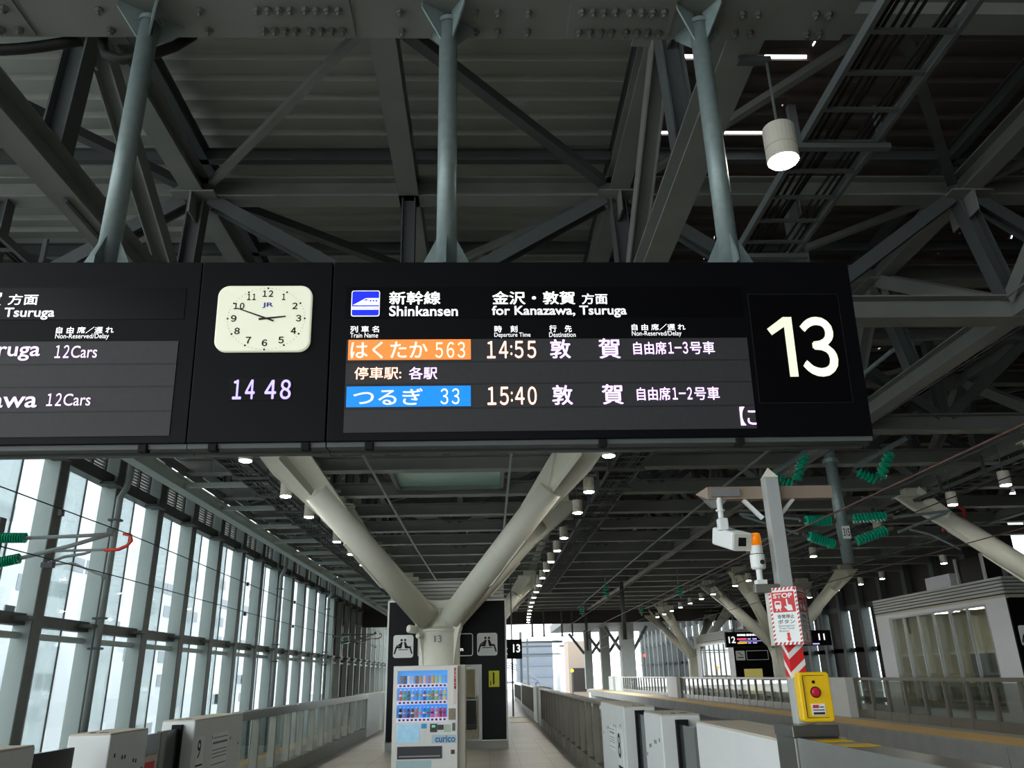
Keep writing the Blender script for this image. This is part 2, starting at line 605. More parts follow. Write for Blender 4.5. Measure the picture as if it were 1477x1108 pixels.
for k in range(0, 22):
    Y = NY(k)
    place = 'above the departure board' if k < 3 else ('hidden behind the departure board' if k < 5 else 'down the platform')
    t = thing('roof_cross_truss', 'grey steel roof truss across the tracks, %s from the bolted girder over the board' % ORD[k], 'roof truss', (0, Y, ZL), 'roof trusses across the platforms')
    if k > 0:
        MB().hbeam((-10.0, Y, ZU), (21.5, Y, ZU), 0.3, 0.34).build('upper_chord', STEEL, t)
        MB().hbeam((-10.0, Y, 9.2), (21.5, Y, 9.2), 0.12, 0.22, 0.02).build('purlin', STEELD, t)
    if k % 2 == 0 or k >= 5:
        w = 0.45 if k == 0 else 0.34
        x1 = 2.85 if k == 0 else 21.5
        x0_ = -7.4 if k else -8.5
        MB().hbeam((x0_, Y, ZL + (0.12 if k == 0 else 0)), (x1, Y, ZL + (0.12 if k == 0 else 0)), w, 0.60 if k == 0 else 0.36).build('lower_chord', STEEL, t)
    if k % 2 == 0 and k > 0:
        xs = [p[0] for p in PL]
        for i in range(len(xs) - 1):
            a, b = xs[i], xs[i + 1]
            m_ = MIDX if i == 1 else (a + b) / 2
            MB().hbeam((a + 0.2, Y, ZU - 0.18), (m_ - 0.1, Y, ZL + 0.15), 0.2, 0.2, 0.018, (0, 1, 0)).build('diagonal', STEELD, t)
            MB().hbeam((b - 0.2, Y, ZU - 0.18), (m_ + 0.1, Y, ZL + 0.15), 0.2, 0.2, 0.018, (0, 1, 0)).build('diagonal', STEELD, t)
            MB().hbeam((m_, Y, ZU - 0.15), (m_, Y, ZL + 0.15), 0.2, 0.2, 0.018, (1, 0, 0)).build('post', STEELD, t)
    # horizontal bracing at the upper chord
    if k in (1, 3, 5, 7, 9) or k == 0:
        pass
    if 1 <= k < 21:
        xs = [p[0] for p in PL]
        for i in range(len(xs) - 1):
            a, b = xs[i], xs[i + 1]
            m_ = MIDX if i == 1 else (a + b) / 2
            if k % 2 == 1:
                MB().bar((m_ - 0.15, Y + 0.2, ZU), (a + 0.25, NY(k + 1) - 0.25, ZU), 0.1, 0.1).build('wind_brace', STEEL, t)
                MB().bar((m_ + 0.15, Y + 0.2, ZU), (b - 0.25, NY(k + 1) - 0.25, ZU), 0.14, 0.14).build('wind_brace', STEELD, t)
            elif k < 12:
                MB().bar((a + 0.25, Y + 0.2, ZU), (m_ - 0.15, Y + DY - 0.25, ZU), 0.14, 0.14).build('wind_brace', STEELD, t)
                MB().bar((b - 0.25, Y + 0.2, ZU), (m_ + 0.15, Y + DY - 0.25, ZU), 0.1, 0.1).build('wind_brace', STEEL, t)
    CROSSN[k] = t

LNAME = ['along the top of the glass wall', 'above the left downlights', 'above the right downlights', 'over the two middle tracks', 'over the near side of the opposite platform', 'over the far side of the opposite platform']
for i, (xu, xl) in enumerate(PL):
    t = thing('roof_long_truss', 'grey steel roof truss running along the station ' + LNAME[i], 'roof truss', (xu, 5, ZL), 'roof trusses along the platforms')
    MB().hbeam((xu, 3.2, ZU), (xu, YEND, ZU), 0.3, 0.34).build('upper_chord', STEEL, t)
    MB().hbeam((xu, 3.2, 9.2), (xu, YEND, 9.2), 0.14, 0.22, 0.02).build('purlin', STEELD, t)
    if i > 0:
        MB().hbeam((xl, 2.6, ZL), (xl, YEND, ZL), 0.3, 0.34).build('lower_chord', STEEL, t)
    for k in range(1, 21):
        Y = NY(k)
        if i > 0:
            MB().hbeam((xu, Y, ZU - 0.17), (xl, Y, ZL + 0.17), 0.24, 0.24, 0.02, (1, 0, 0)).build('post', STEELD, t)
            za, zb = (ZU - 0.15, ZL + 0.15) if k % 2 == 1 else (ZL + 0.15, ZU - 0.15)
            xa, xb = (xu, xl) if k % 2 == 1 else (xl, xu)
            MB().hbeam((xa, Y + 0.12, za), (xb, NY(k + 1) - 0.12, zb), 0.24, 0.22, 0.02, (1, 0, 0)).build('diagonal', STEEL, t)
        g = MB()
        g.box(xu - 0.32, xu + 0.32, Y - 0.32, Y + 0.32, ZU - 0.2, ZU - 0.175)
        g.box(xu - 0.012, xu + 0.012, Y - 0.34, Y + 0.34, ZU - 0.55, ZU - 0.2)
        if k < 8:
            g.build('gusset_plate', STEEL, t)
# middle longitudinal joist between the two platform trusses
t = thing('roof_joist', 'grey steel roof joist running between the two platform trusses', 'roof beam', (MIDX, 5, ZU))
MB().hbeam((MIDX, 3.0, ZU), (MIDX, YEND, ZU), 0.3, 0.34).build('web_and_flanges', STEEL, t)
t = thing('roof_edge_beam', 'pale steel edge beam running along the foot of the roof beside the glass wall', 'roof beam', (-7.45, 5, 6.0))
MB().hbeam((-7.45, 6, 6.14), (-7.45, YEND, 6.14), 0.26, 0.3).build('beam', FRAMEL, t)
MB().bar((-7.2, 6, 6.35), (-7.2, YEND, 6.35), 0.1, 0.16).build('gutter_pipe', STEELD, t)
# short outriggers from the edge beam to the left truss
for k in range(4, 18):
    Y = Y0 + DY * k
    tag(MB().bar((-7.35, Y + 0.3, 6.1), (-4.9, Y + 0.3, 6.1), 0.09, 0.12).build('outrigger', FRAMEL), 'thin pale steel outrigger under the left roof edge, %s from the departure board' % ORD[k - 4], 'roof beam', 'outriggers beside the glass wall')

# girder above the departure board: splice plates, bolts
gt = CROSSN[0]
GZ = 6.3
bolt = MB()
bolt.lathe((0, 0, 0), (0, 0, -1), [(0.034, 0), (0.034, 0.008), (0.029, 0.009), (0.029, 0.036), (0.016, 0.037), (0.016, 0.062)], 6)
bolt_me = None


def add_bolt(x, y, parent, z=GZ - 0.018):
    global bolt_me
    if bolt_me is None:
        o = bolt.build('bolt', BOLT, parent, local=True)
        bolt_me = o
        o.location = Vector((x, y, z)) - parent.location
        return
    o = bolt_me.copy()
    COL.objects.link(o)
    o.parent = parent
    o.location = Vector((x, y, z)) - parent.location


for (xa, xb) in ((-4.6, -3.42), (-1.76, -0.98), (0.66, 1.46)):
    MB().box(xa, xb, 4.40, 4.80, GZ - 0.018, GZ).build('splice_plate', STEEL, gt)
    n_ = 8
    for i in range(n_):
        u = xa + 0.09 + (xb - xa - 0.18) * (i + (0.35 if i >= 4 else 0)) / (n_ - 1 + 0.35)
        for y in (4.53, 4.73):
            add_bolt(u, y, gt)
for x in (-2.84, -2.1, -0.62, 0.12, 1.28, 1.98, 2.1, 2.55, 2.65, -0.05, 0.35):
    for y in (4.56, 4.75):
        add_bolt(x, y, gt, GZ)
stf = MB()
for x in (-3.0, -2.0, -0.75, 0.45, 1.2, 2.3, 2.8):
    stf.box(x - 0.012, x + 0.012, 4.38, 4.82, GZ + 0.03, 6.9)
stf.build('stiffener_plate', STEEL, gt)

# black cable hoses under the girder
def arc(p0, p1, sag, n=9, dy=0.0):
    p0, p1 = Vector(p0), Vector(p1)
    return [p0.lerp(p1, i / n) + Vector((0, dy * math.sin(PI * i / n), -sag * math.sin(PI * i / n))) for i in range(n + 1)]


tag(MB().tube(arc((-4.4, 4.86, 6.3), (-3.15, 4.9, 6.34), 0.1), 0.045, 10).build('cable_hose', HOSE, smooth=True), 'black corrugated cable hose sagging under the girder at the corner of the roof', 'cable hose')
tag(MB().tube([(-3.0, 4.9, 6.5), (-2.97, 4.9, 6.3), (-2.93, 4.9, 6.2), (-2.8, 4.9, 6.15), (-2.6, 4.9, 6.19), (-2.42, 4.92, 6.3), (-2.3, 4.95, 6.45)], 0.04, 10).build('cable_hose', HOSE, smooth=True), 'black cable hose looping down beside the left hanger pole', 'cable hose')

# ------------------------------------------------------------------ cable trays and ceiling services
def cable_tray(x0, x1, label, ya, yb, z=5.9):
    t = thing('cable_tray', label, 'cable tray', ((x0 + x1) / 2, ya, z))
    for x in (x0, x1):
        MB().box(x - 0.02, x + 0.02, ya, yb, z, z + 0.09).build('side_rail', STEELD, t)
    r = MB()
    y = ya + 0.2
    while y < yb:
        r.box(x0, x1, y - 0.02, y + 0.02, z + 0.005, z + 0.03)
        y += 0.42
    r.build('rungs', STEELD, t)  # rungs of the ladder tray, joined in one mesh
    c = MB()
    for i, u in enumerate((0.12, 0.2, 0.3, 0.36, 0.44, 0.74, 0.82, 0.9)):
        x = x0 + (x1 - x0) * u
        c.tube([(x + 0.02 * math.sin(y * 0.9 + i), y, z + 0.05 + 0.008 * (i % 3)) for y in [ya + j * (yb - ya) / 40 for j in range(41)]], 0.014, 6)
    c.build('cables', HOSE, t)
    y = ya + 0.4
    while y < min(yb, 26):
        h = MB()
        h.box(x0 - 0.09, x0 - 0.02, y - 0.025, y + 0.025, z - 0.02, 6.3)
        h.box(x0 - 0.09, x1 + 0.1, y - 0.03, y + 0.03, z - 0.06, z - 0.01)
        h.box(x1 + 0.02, x1 + 0.07, y - 0.02, y + 0.02, z - 0.02, 6.3)
        h.build('hanger', STEELD, t)
        y += 1.9
    return t


cable_tray(2.79, 3.45, 'ladder cable tray hanging beside the right row of downlights', 3.3, 45)
cable_tray(-5.6, -4.95, 'ladder cable tray hanging beside the left row of downlights', 5.5, 45)
cable_tray(11.9, 12.5, 'ladder cable tray hanging over the opposite platform edge', 8, 45)
for i, (x, lab) in enumerate(((-2.7, 'thin conduit pipe along the ceiling inside the left truss'), (0.55, 'thin conduit pipe along the ceiling inside the right truss'), (6.3, 'thin conduit pipe along the ceiling over the near track'))):
    tag(MB().tube([(x, 11, 6.2), (x, 30, 6.2), (x + 0.3, 60, 6.2)], 0.035, 6).build('conduit_pipe', GALV), lab, 'pipe')
# teal skylight box between the cross beams
t = thing('skylight_panel', 'flat teal glazed panel set between the ceiling beams above the column', 'skylight', (-1.0, 20, 6.5))
MB().box(-2.35, 0.35, 19.15, 21.05, 6.5, 6.56).build('glazing', TEAL, t)
f = MB()
f.box(-2.45, 0.45, 19.05, 19.15, 6.4, 6.6)
f.box(-2.45, 0.45, 21.05, 21.15, 6.4, 6.6)
f.box(-2.45, -2.35, 19.05, 21.15, 6.4, 6.6)
f.box(0.35, 0.45, 19.05, 21.15, 6.4, 6.6)
f.build('frame', STEEL, t)

# ------------------------------------------------------------------ downlights
def downlight_proto(label, group):
    t = thing('downlight', label, 'ceiling light', (0, 0, 5.3), group)
    MB().lathe((0, 0, 5.3), (0, 0, 1), [(0.118, 0.0), (0.122, 0.01), (0.122, 0.10), (0.114, 0.105), (0.114, 0.115), (0.122, 0.12), (0.122, 0.30), (0.115, 0.31)], 24).build('lamp_body', LAMPB, t, smooth=False)
    ring_ = MB()
    ring_.lathe((0, 0, 5.3), (0, 0, -1), [(0.105, 0.0), (0.105, 0.012), (0.09, 0.018)], 24)
    ring_.build('lens', LAMPE, t)
    MB().cyl((0, 0, 5.61), (0, 0, 6.262), 0.012, 8).build('stem', STEELD, t)
    return t


LR = [13.7, 16.66, 18.97, 22.7, 25.15, 27.7, 30.1, 32.5] + [35.3 + 2.8 * i for i in range(10)]
proto = downlight_proto('large white cylinder downlight shining above the departure board, right of the hanger poles', 'downlights of the right row')
proto.location = (2.325, 5.03, 5.3)

for side, x in (('right', 2.21), ('left', -4.3)):
    for i, y in enumerate(LR):
        c = copy_tree(proto)
        c.location = (x + curve(y), y, 5.3)
        tag(c, 'white cylinder downlight of our platform %s row, %s beyond the departure board' % (side, ORD[i]), 'ceiling light', 'downlights of the %s row' % side)
for x, lab, ya, yb in ((2.21, 'thin steel rail carrying the right row of downlights over our platform', 8.5, 61), (-4.3, 'thin steel rail carrying the left row of downlights over our platform', 7, 61),
                       (11.4, 'thin steel rail carrying the near row of downlights over the opposite platform', 13, 61), (17.5, 'thin steel rail carrying the far row of downlights over the opposite platform', 18, 61)):
    tag(MB().tube([(x + curve(ya + j * (yb - ya) / 20), ya + j * (yb - ya) / 20, 6.275) for j in range(21)], 0.03, 6).build('lighting_rail', STEELD), lab, 'rail')
    rail_ = [o for o in COL.objects if o.name.startswith('lighting_rail')][-1]
    yy = ya + 9
    while yy < min(yb, 36):
        MB().box(x - 0.6, x + 0.5, yy - 0.03, yy + 0.03, 6.18, 6.24).build('support_channel', STEEL, rail_)
        yy += 1.4
OPL = [(11.4, [16.6, 18.7, 22.6, 27.5, 30.3, 34.9, 37.0, 41.0, 43.6, 46.4, 49.2, 52, 54.8, 57.6]), (17.5, [24.5, 27.3, 30.1, 35.2, 37.4, 40.2, 44, 49, 54])]
for ri, (x, ys) in enumerate(OPL):
    for i, y in enumerate(ys):
        c = copy_tree(proto)
        c.location = (x + curve(y), y, 5.3)
        tag(c, 'white cylinder downlight over the %s side of the opposite platform, %s from this end' % (('near', 'far')[ri], ORD[i]), 'ceiling light', 'downlights over the opposite platform')

MB().box(-0.24, 0.03, -0.03, 0.03, 0.955, 1.005).build('mounting_arm', STEELD, proto, local=True)

# ------------------------------------------------------------------ departure boards (one tilted plane)
SM = Matrix.Translation((-0.953, 4.5, 2.926)) @ Matrix.Rotation(0.017, 4, 'Z') @ Matrix.Rotation(0.077, 4, 'X') @ Matrix.Rotation(-0.004, 4, 'Y')
SW, SH, SD = 3.331, 1.159, 0.24
board = thing('departure_board', 'black hanging train departure board with two lit train rows and a big 13', 'departure board', M=SM)


def flat(x0, z0, x1, z1, y, t, name, m, parent, r=0.0):
    mb = MB()
    mb.plate(rrect(x0, x1, z0, z1, r) if r else [(x0, z0), (x1, z0), (x1, z1), (x0, z1)], y, y + t)
    return mb.build(name, m, parent, local=True)


def housing(x0, x1, parent):
    MB().box(x0, x1, 0.0, SD, 0.0, SH).build('housing', BLACKP, parent, local=True, bevel=0.004)
    MB().box(x0, x1, 0.02, SD - 0.02, -0.03, 0.0).build('bottom_rail', STEELD, parent, local=True)
    MB().box(x0, x1, SD - 0.09, SD - 0.03, -0.045, -0.03).build('bottom_lip', STEELD, parent, local=True)


def latch(x, parent):
    MB().box(x - 0.026, x + 0.026, 0.0, 0.06, -0.05, -0.002).build('latch', SEAM, parent, local=True, bevel=0.006)


housing(0.004, SW, board)
flat(0.087, 0.777, 2.60, 0.985, -0.004, 0.004, 'header_panel', BLACKG, board)
flat(0.103, 0.050, 2.606, 0.636, -0.006, 0.006, 'led_screen', LEDBG, board)
g = MB()
for z in (0.196, 0.348, 0.490):
    g.box(0.103, 2.606, -0.008, -0.006, z - 0.004, z + 0.004)
g.build('screen_joint', LEDBGL, board, local=True)
ring(2.64, 3.235, 0.206, 0.935, 0.004, 0.006, -0.004, 0.0).build('number_panel_frame', SEAM, board, local=True)
flat(2.646, 0.212, 3.229, 0.929, -0.003, 0.003, 'number_panel', BLACKG, board)
for x in (0.255, 1.656, 2.50):
    latch(x, board)
o1 = MB()
o1.plate([(2.906, 0.377), (2.906, 0.773), (2.850, 0.773), (2.741, 0.694), (2.768, 0.652), (2.853, 0.708), (2.853, 0.377)], -0.009, -0.006)
o1.build('platform_number', TXT13, board, local=True)
text('platform_number', '３', board, (2.945, 0.375, 3.175, 0.775), -0.007, TXT13, 0.03)
# bullet train pictogram
flat(0.122, 0.789, 0.298, 0.961, -0.007, 0.003, 'icon_border', TXTW, board, 0.014)
flat(0.127, 0.794, 0.293, 0.956, -0.009, 0.002, 'icon_field', BLUE, board, 0.011)
ic = MB()
ic.plate([(0.131, 0.862), (0.160, 0.878), (0.185, 0.893), (0.205, 0.905), (0.218, 0.909), (0.292, 0.909), (0.292, 0.862)], -0.011, -0.009)
ic.plate([(0.128, 0.846), (0.292, 0.846), (0.292, 0.853), (0.128, 0.853)], -0.011, -0.009)
ic.plate([(0.128, 0.832), (0.292, 0.832), (0.292, 0.842), (0.128, 0.842)], -0.011, -0.009)
ic.build('train_symbol', TXTW, board, local=True)
iw = MB()
for x in (0.236, 0.254, 0.272):
    iw.box(x, x + 0.010, -0.013, -0.011, 0.886, 0.896)
iw.plate([(0.196, 0.893), (0.222, 0.893), (0.222, 0.901), (0.207, 0.899)], -0.013, -0.011)
iw.build('train_symbol_windows', BLUE, board, local=True)
TY = -0.0085
HD = [('line_name', '新幹線', (0.356, 0.866, 0.677, 0.955), TXTW, 0.022), ('line_name', 'Shinkansen', (0.358, 0.788, 0.785, 0.858), TXTW, 0.018),
      ('direction_text', '金沢・敦賀', (1.001, 0.864, 1.527, 0.954), TXTW, 0.022), ('direction_text', '方面', (1.569, 0.865, 1.733, 0.938), TXTW, 0.018),
      ('direction_text', 'for Kanazawa, Tsuruga', (0.998, 0.775, 1.850, 0.856), TXTW, 0.018),
      ('column_heading', '列 車 名', (0.122, 0.683, 0.298, 0.725), TXTW, 0.008), ('column_heading', 'Train Name', (0.123, 0.648, 0.293, 0.679), TXTW, 0.004),
      ('column_heading', '時', (1.012, 0.679, 1.058, 0.723), TXTW, 0.012), ('column_heading', '刻', (1.112, 0.679, 1.155, 0.723), TXTW, 0.012), ('column_heading', 'Departure Time', (1.011, 0.640, 1.236, 0.677), TXTW, 0.004),
      ('column_heading', '行', (1.355, 0.679, 1.400, 0.724), TXTW, 0.012), ('column_heading', '先', (1.452, 0.679, 1.496, 0.724), TXTW, 0.012), ('column_heading', 'Destination', (1.353, 0.646, 1.519, 0.677), TXTW, 0.004),
      ('column_heading', '自 由 席／遅 れ', (1.875, 0.688, 2.217, 0.730), TXTW, 0.008), ('column_heading', 'Non-Reserved/Delay', (1.874, 0.642, 2.189, 0.684), TXTW, 0.004)]
for n, s, b, m, bo in HD:
    text(n, s, board, b, TY, m, bo)
flat(0.114, 0.504, 0.864, 0.634, -0.009, 0.003, 'orange_train_bar', LEDO, board)
flat(0.114, 0.207, 0.862, 0.335, -0.009, 0.003, 'blue_train_bar', LEDB, board)
LT = -0.011
for n, s, b, m, bo in [('train_name', 'はくたか', (0.129, 0.511, 0.599, 0.622), LEDGREY, 0.016), ('train_number', '５６３', (0.646, 0.513, 0.829, 0.616), LEDGREY, 0.006),
                       ('departure_time', '１４', (0.964, 0.508, 1.095, 0.621), LEDW, 0.02), ('departure_time', ':', (1.108, 0.528, 1.121, 0.593), LEDW, 0.01), ('departure_time', '５５', (1.134, 0.508, 1.268, 0.621), LEDW, 0.02), ('destination', '敦', (1.354, 0.504, 1.484, 0.631), LEDV, 0.02), ('destination', '賀', (1.658, 0.502, 1.796, 0.634), LEDV, 0.02),
                       ('car_notice', '自由席', (1.876, 0.527, 2.085, 0.611), LEDV, 0.012), ('car_notice', '１－３', (2.097, 0.531, 2.221, 0.609), LEDV, 0.02), ('car_notice', '号車', (2.234, 0.527, 2.391, 0.611), LEDV, 0.012), ('stops_text', '停車駅:', (0.157, 0.379, 0.440, 0.458), LEDW, 0.01), ('stops_text', '各駅', (0.486, 0.377, 0.659, 0.456), LEDV, 0.01),
                       ('train_name', 'つるぎ', (0.155, 0.217, 0.572, 0.321), LEDGREY, 0.012), ('train_number', '３３', (0.679, 0.218, 0.793, 0.318), LEDGREY, 0.006),
                       ('departure_time', '１５', (0.963, 0.210, 1.092, 0.326), LEDW, 0.02), ('departure_time', ':', (1.105, 0.230, 1.117, 0.295), LEDW, 0.01), ('departure_time', '４０', (1.131, 0.210, 1.263, 0.326), LEDW, 0.02), ('destination', '敦', (1.357, 0.207, 1.484, 0.334), LEDV, 0.02), ('destination', '賀', (1.663, 0.208, 1.796, 0.336), LEDV, 0.02),
                       ('car_notice', '自由席', (1.879, 0.231, 2.087, 0.315), LEDV, 0.012), ('car_notice', '１－２', (2.100, 0.235, 2.223, 0.313), LEDV, 0.02), ('car_notice', '号車', (2.236, 0.231, 2.393, 0.315), LEDV, 0.012)]:
    text(n, s, board, b, LT, m, bo, sp=0.6 if ord(s[0]) > 0xff00 else 1.0)
text('scrolling_notice', '【', board, (2.508, 0.068, 2.541, 0.185), LT, LEDV, 0.01)
text('scrolling_notice', 'ご', board, (2.552, 0.072, 2.645, 0.180), LT, LEDV, 0.01, clip=2.604)

cp = thing('clock_panel', 'black hanging panel with a cream clock and a digital 14 48', 'clock', M=SM)
housing(-0.809, -0.004, cp)
for x in (-0.66, -0.119):
    latch(x, cp)
cx, cz = -0.387, 0.766
clk = MB()
clk.plate(rrect(-0.691, -0.117, 0.556, 0.985, 0.07, 7), -0.035, 0.0)
clk = clk.build('clock_face', CLOCKF, cp, local=True, bevel=0.008)
dk = MB()
for i in range(60):
    a = 2 * PI * i / 60
    x, z = cx + 0.233 * math.sin(a), cz + 0.200 * math.cos(a)
    if z < 0.566:
        continue
    r = 0.0065 if i % 5 == 0 else 0.0022
    dk.cyl((x, -0.0365, z), (x, -0.035, z), r, 8)
dk.build('minute_dots', CLOCKI, clk, local=True)
for i in range(1, 13):
    a = 2 * PI * i / 12
    x, z = cx + 0.196 * math.sin(a), cz + 0.163 * math.cos(a)
    if i == 6:
        z += 0.004
    w = 0.034 if i < 10 else 0.066
    if i in (1,):
        w = 0.022
    if i == 11:
        w = 0.054
    text('clock_numeral', ''.join(chr(0xff10 + int(ch)) for ch in str(i)), clk, (x - w / 2, z - 0.021, x + w / 2, z + 0.023), -0.0368, CLOCKI, 0.05, sp=0.62)
text('clock_logo', 'JR', clk, (cx - 0.030, cz + 0.068, cx + 0.040, cz + 0.105), -0.0368, JRBLUE, 0.03)


def hand(dx, dz, tail, w, name, y):
    L = math.hypot(dx, dz)
    ux, uz = dx / L, dz / L
    px, pz = -uz, ux
    a = MB()
    a.plate([(cx - ux * tail + px * w, cz - uz * tail + pz * w), (cx - ux * tail - px * w, cz - uz * tail - pz * w), (cx + dx - px * w * 0.6, cz + dz - pz * w * 0.6), (cx + dx + px * w * 0.6, cz + dz + pz * w * 0.6)], y, y + 0.002)
    a.build(name, CLOCKI, clk, local=True)


hand(-0.177, 0.066, 0.05, 0.0055, 'minute_hand', -0.043)
hand(0.118, 0.013, 0.045, 0.007, 'hour_hand', -0.040)
flat(-0.585, 0.255, -0.215, 0.393, -0.004, 0.004, 'digital_window', SEAM, cp)
text('digital_time', '１４', cp, (-0.565, 0.262, -0.433, 0.385), -0.006, LEDC, 0.03, sp=0.62)
text('digital_time', '４８', cp, (-0.375, 0.260, -0.219, 0.384), -0.006, LEDC, 0.03, sp=0.62)

lb = thing('departure_board', 'second black departure board cut off by the edge of the photo, left of the clock', 'departure board', M=SM)
housing(-3.9, -0.814, lb)
latch(-1.063, lb)
flat(-3.5, 0.777, -0.895, 0.985, -0.004, 0.004, 'header_panel', BLACKG, lb)
LEDBG2 = LEDBG
flat(-3.5, 0.045, -0.912, 0.634, -0.006, 0.006, 'led_screen', LEDBG, lb)
g = MB()
for z in (0.196, 0.348, 0.490):
    g.box(-3.5, -0.912, -0.008, -0.006, z - 0.004, z + 0.004)
g.build('screen_joint', LEDBGL, lb, local=True)
for n, s, b, m, bo in [('direction_text', '金沢・敦賀', (-2.52, 0.867, -1.995, 0.957), TXTW, 0.022), ('direction_text', '方面', (-1.957, 0.871, -1.780, 0.942), TXTW, 0.018),
                       ('direction_text', 'for Kanazawa, Tsuruga', (-2.52, 0.774, -1.669, 0.854), TXTW, 0.018),
                       ('column_heading', '自 由 席／遅 れ', (-1.645, 0.685, -1.304, 0.727), TXTW, 0.008), ('column_heading', 'Non-Reserved/Delay', (-1.645, 0.643, -1.328, 0.683), TXTW, 0.004)]:
    text(n, s, lb, b, TY, m, bo)
for n, s, b, m, bo in [('destination', 'Tsuruga', (-2.19, 0.512, -1.719, 0.632), LEDV, 0.012), ('car_notice', '１２', (-1.631, 0.528, -1.549, 0.609), LEDV, 0.01), ('car_notice', 'Cars', (-1.537, 0.528, -1.384, 0.605), LEDV, 0.004),
                       ('destination', 'Kanazawa', (-2.36, 0.222, -1.693, 0.322), LEDV, 0.012), ('car_notice', '１２', (-1.638, 0.231, -1.554, 0.308), LEDV, 0.01), ('car_notice', 'Cars', (-1.542, 0.231, -1.386, 0.305), LEDV, 0.004)]:
    text(n, s, lb, b, LT, m, bo, sp=0.6 if ord(s[0]) > 0xff00 else 1.0)

# hanger poles
for i, (x, lab) in enumerate(((-2.474, 'round grey hanger pole behind the clock end of the departure boards'), (-0.2535, 'round grey hanger pole over the middle of the departure board'), (1.648, 'round grey hanger pole over the 13 end of the departure board'))):
    t = thing('hanger_pole', lab, 'pole', (x, 4.6, 4.098), 'hanger poles of the departure board')
    MB().cyl((x, 4.6, 4.098), (x, 4.6, 6.22), 0.068, 24).build('tube', GALV, t, smooth=True)
    MB().cyl((x, 4.6, 6.2), (x, 4.6, 6.24), 0.078, 24).build('collar', GALV, t)
    for a in range(4):
        M_ = Matrix.Translation((x, 4.6, 6.3)) @ Matrix.Rotation(a * PI / 2 + 0.6, 4, 'Z')
        g = MB()
        g.plate([(0.05, 0.0), (0.23, 0.0), (0.23, -0.05), (0.066, -0.26), (0.066, -0.08)], -0.006, 0.006, M_)
        g.build('top_gusset', GALV, t)
        M2 = Matrix.Translation((x, 4.6, 4.098)) @ Matrix.Rotation(a * PI / 2, 4, 'Z')
        g = MB()
        g.plate([(0.06, 0.0), (0.16, 0.0), (0.16, 0.06), (0.066, 0.26)], -0.006, 0.006, M2)
        g.build('foot_gusset', GALV, t)

# ------------------------------------------------------------------ left glass wall
YC = 17.75
nb = 0
for k in range(-2, 27):
    ya = YC + DY * k
    x = -10.0
    closed = k >= 12
    w = sempty('window_%d' % (nb + 1), (x, ya, -1.5))
    nb += 1
    MB().box(x - 0.05, x + 0.34, ya - 0.16, ya + 0.16, -1.6, 8.6).build('column', FRAMEL, w)
    c = MB()
    c.box(x + 0.34, x + 0.365, ya - 0.18, ya + 0.18, -1.6, 8.6)
    c.build('shaded_column_flange', FRAMED, w)  # dark colour stands in for the shade on the inner column face
    y0, y1 = ya + 0.15, ya + DY - 0.15
    MB().box(x - 0.05, x + 0.2, y0, y1, 2.82, 3.06).build('transom', FRAMED, w)
    MB().cyl((x + 0.1, y0, 2.62), (x + 0.1, y1, 2.62), 0.07, 8).build('roller_blind', FRAMEL, w)
    MB().box(x - 0.05, x + 0.25, y0, y1, 6.45, 6.75).build('head_beam', FRAMED, w)
    MB().box(x + 0.15, x + 0.55, y1 - 0.55, y1 + 0.05, 6.4, 6.47).build('bracket', FRAMED, w)
    MB().box(x + 0.2, x + 0.55, y1 - 0.55, y1 - 0.1, 2.9, 2.98).build('bracket', FRAMED, w)
    if closed:
        MB().box(x - 0.03, x + 0.05, y0, y1, -1.6, 2.82).build('panel', DARKW if k > 12 else FRAMEL, w)
        MB().box(x - 0.03, x + 0.05, y0, y1, 3.06, 6.45).build('panel', DARKW, w)
    else:
        gl = MB()
        gl.box(x - 0.02, x - 0.005, y0, y1, -1.6, 2.82)
        gl.build('glass_pane', GLASS, w)
        gl = MB()
        gl.box(x - 0.02, x - 0.005, y0, y1, 3.06, 6.45)
        gl.build('glass_pane', GLASS, w)
        for q, u in ((0.30, 0.34), (0.66, 0.70)):
            fx = MB()
            yy = y0 + (y1 - y0) * q
            fx.box(x - 0.05, x - 0.0, yy - 0.007, yy + 0.007, -1.6, 6.45)
            fx.build('mullion', FRAMED, w)
        fr = MB()
        fr.box(x - 0.05, x - 0.03, y0 + (y1 - y0) * 0.31, y0 + (y1 - y0) * 0.65, -1.6, 6.45)
        fr.build('frosted_strip', GLASSF, w)
    lv = MB()
    for j in range(9):
        z = 6.82 + j * 0.085
        lv.box(x - 0.05, x + 0.02, y0 + 0.1, y1 - 0.1, z, z + 0.045)
    lv.build('louver', LOUV, w)
    fm = MB()
    for q in (0.05, 0.36, 0.66, 0.95):
        yy = y0 + (y1 - y0) * q
        fm.box(x - 0.06, x + 0.05, yy - 0.03, yy + 0.03, 6.75, 7.62)
    fm.box(x - 0.05, x + 0.2, y0, y1, 7.6, 7.85)
    fm.box(x - 0.05, x + 0.05, y0, y1, 8.6, 9.4)
    fm.build('louver_frame', FRAMED, w)
for i, (y, lab) in enumerate(((20.15, 'grey downpipe with a swan neck on the nearest thick wall column'), (36.9, 'grey downpipe on the glass wall above the glass fence'), (48.2, 'grey downpipe on the glass wall near the overhead wire bracket box'))):
    t = thing('downpipe', lab, 'pipe', (-9.45, y, -1.6))
    MB().tube([(-9.42, y, -1.6), (-9.42, y, 6.1), (-9.3, y, 6.35), (-9.25, y, 6.6), (-9.25, y, 8.8)], 0.085, 10).build('pipe', PIPE, t, smooth=True)
    for z in (0.2, 2.4, 3.1, 5.5):
        MB().box(-9.6, -9.3, y - 0.1, y + 0.1, z, z + 0.05).build('pipe_clip', STEELD, t)

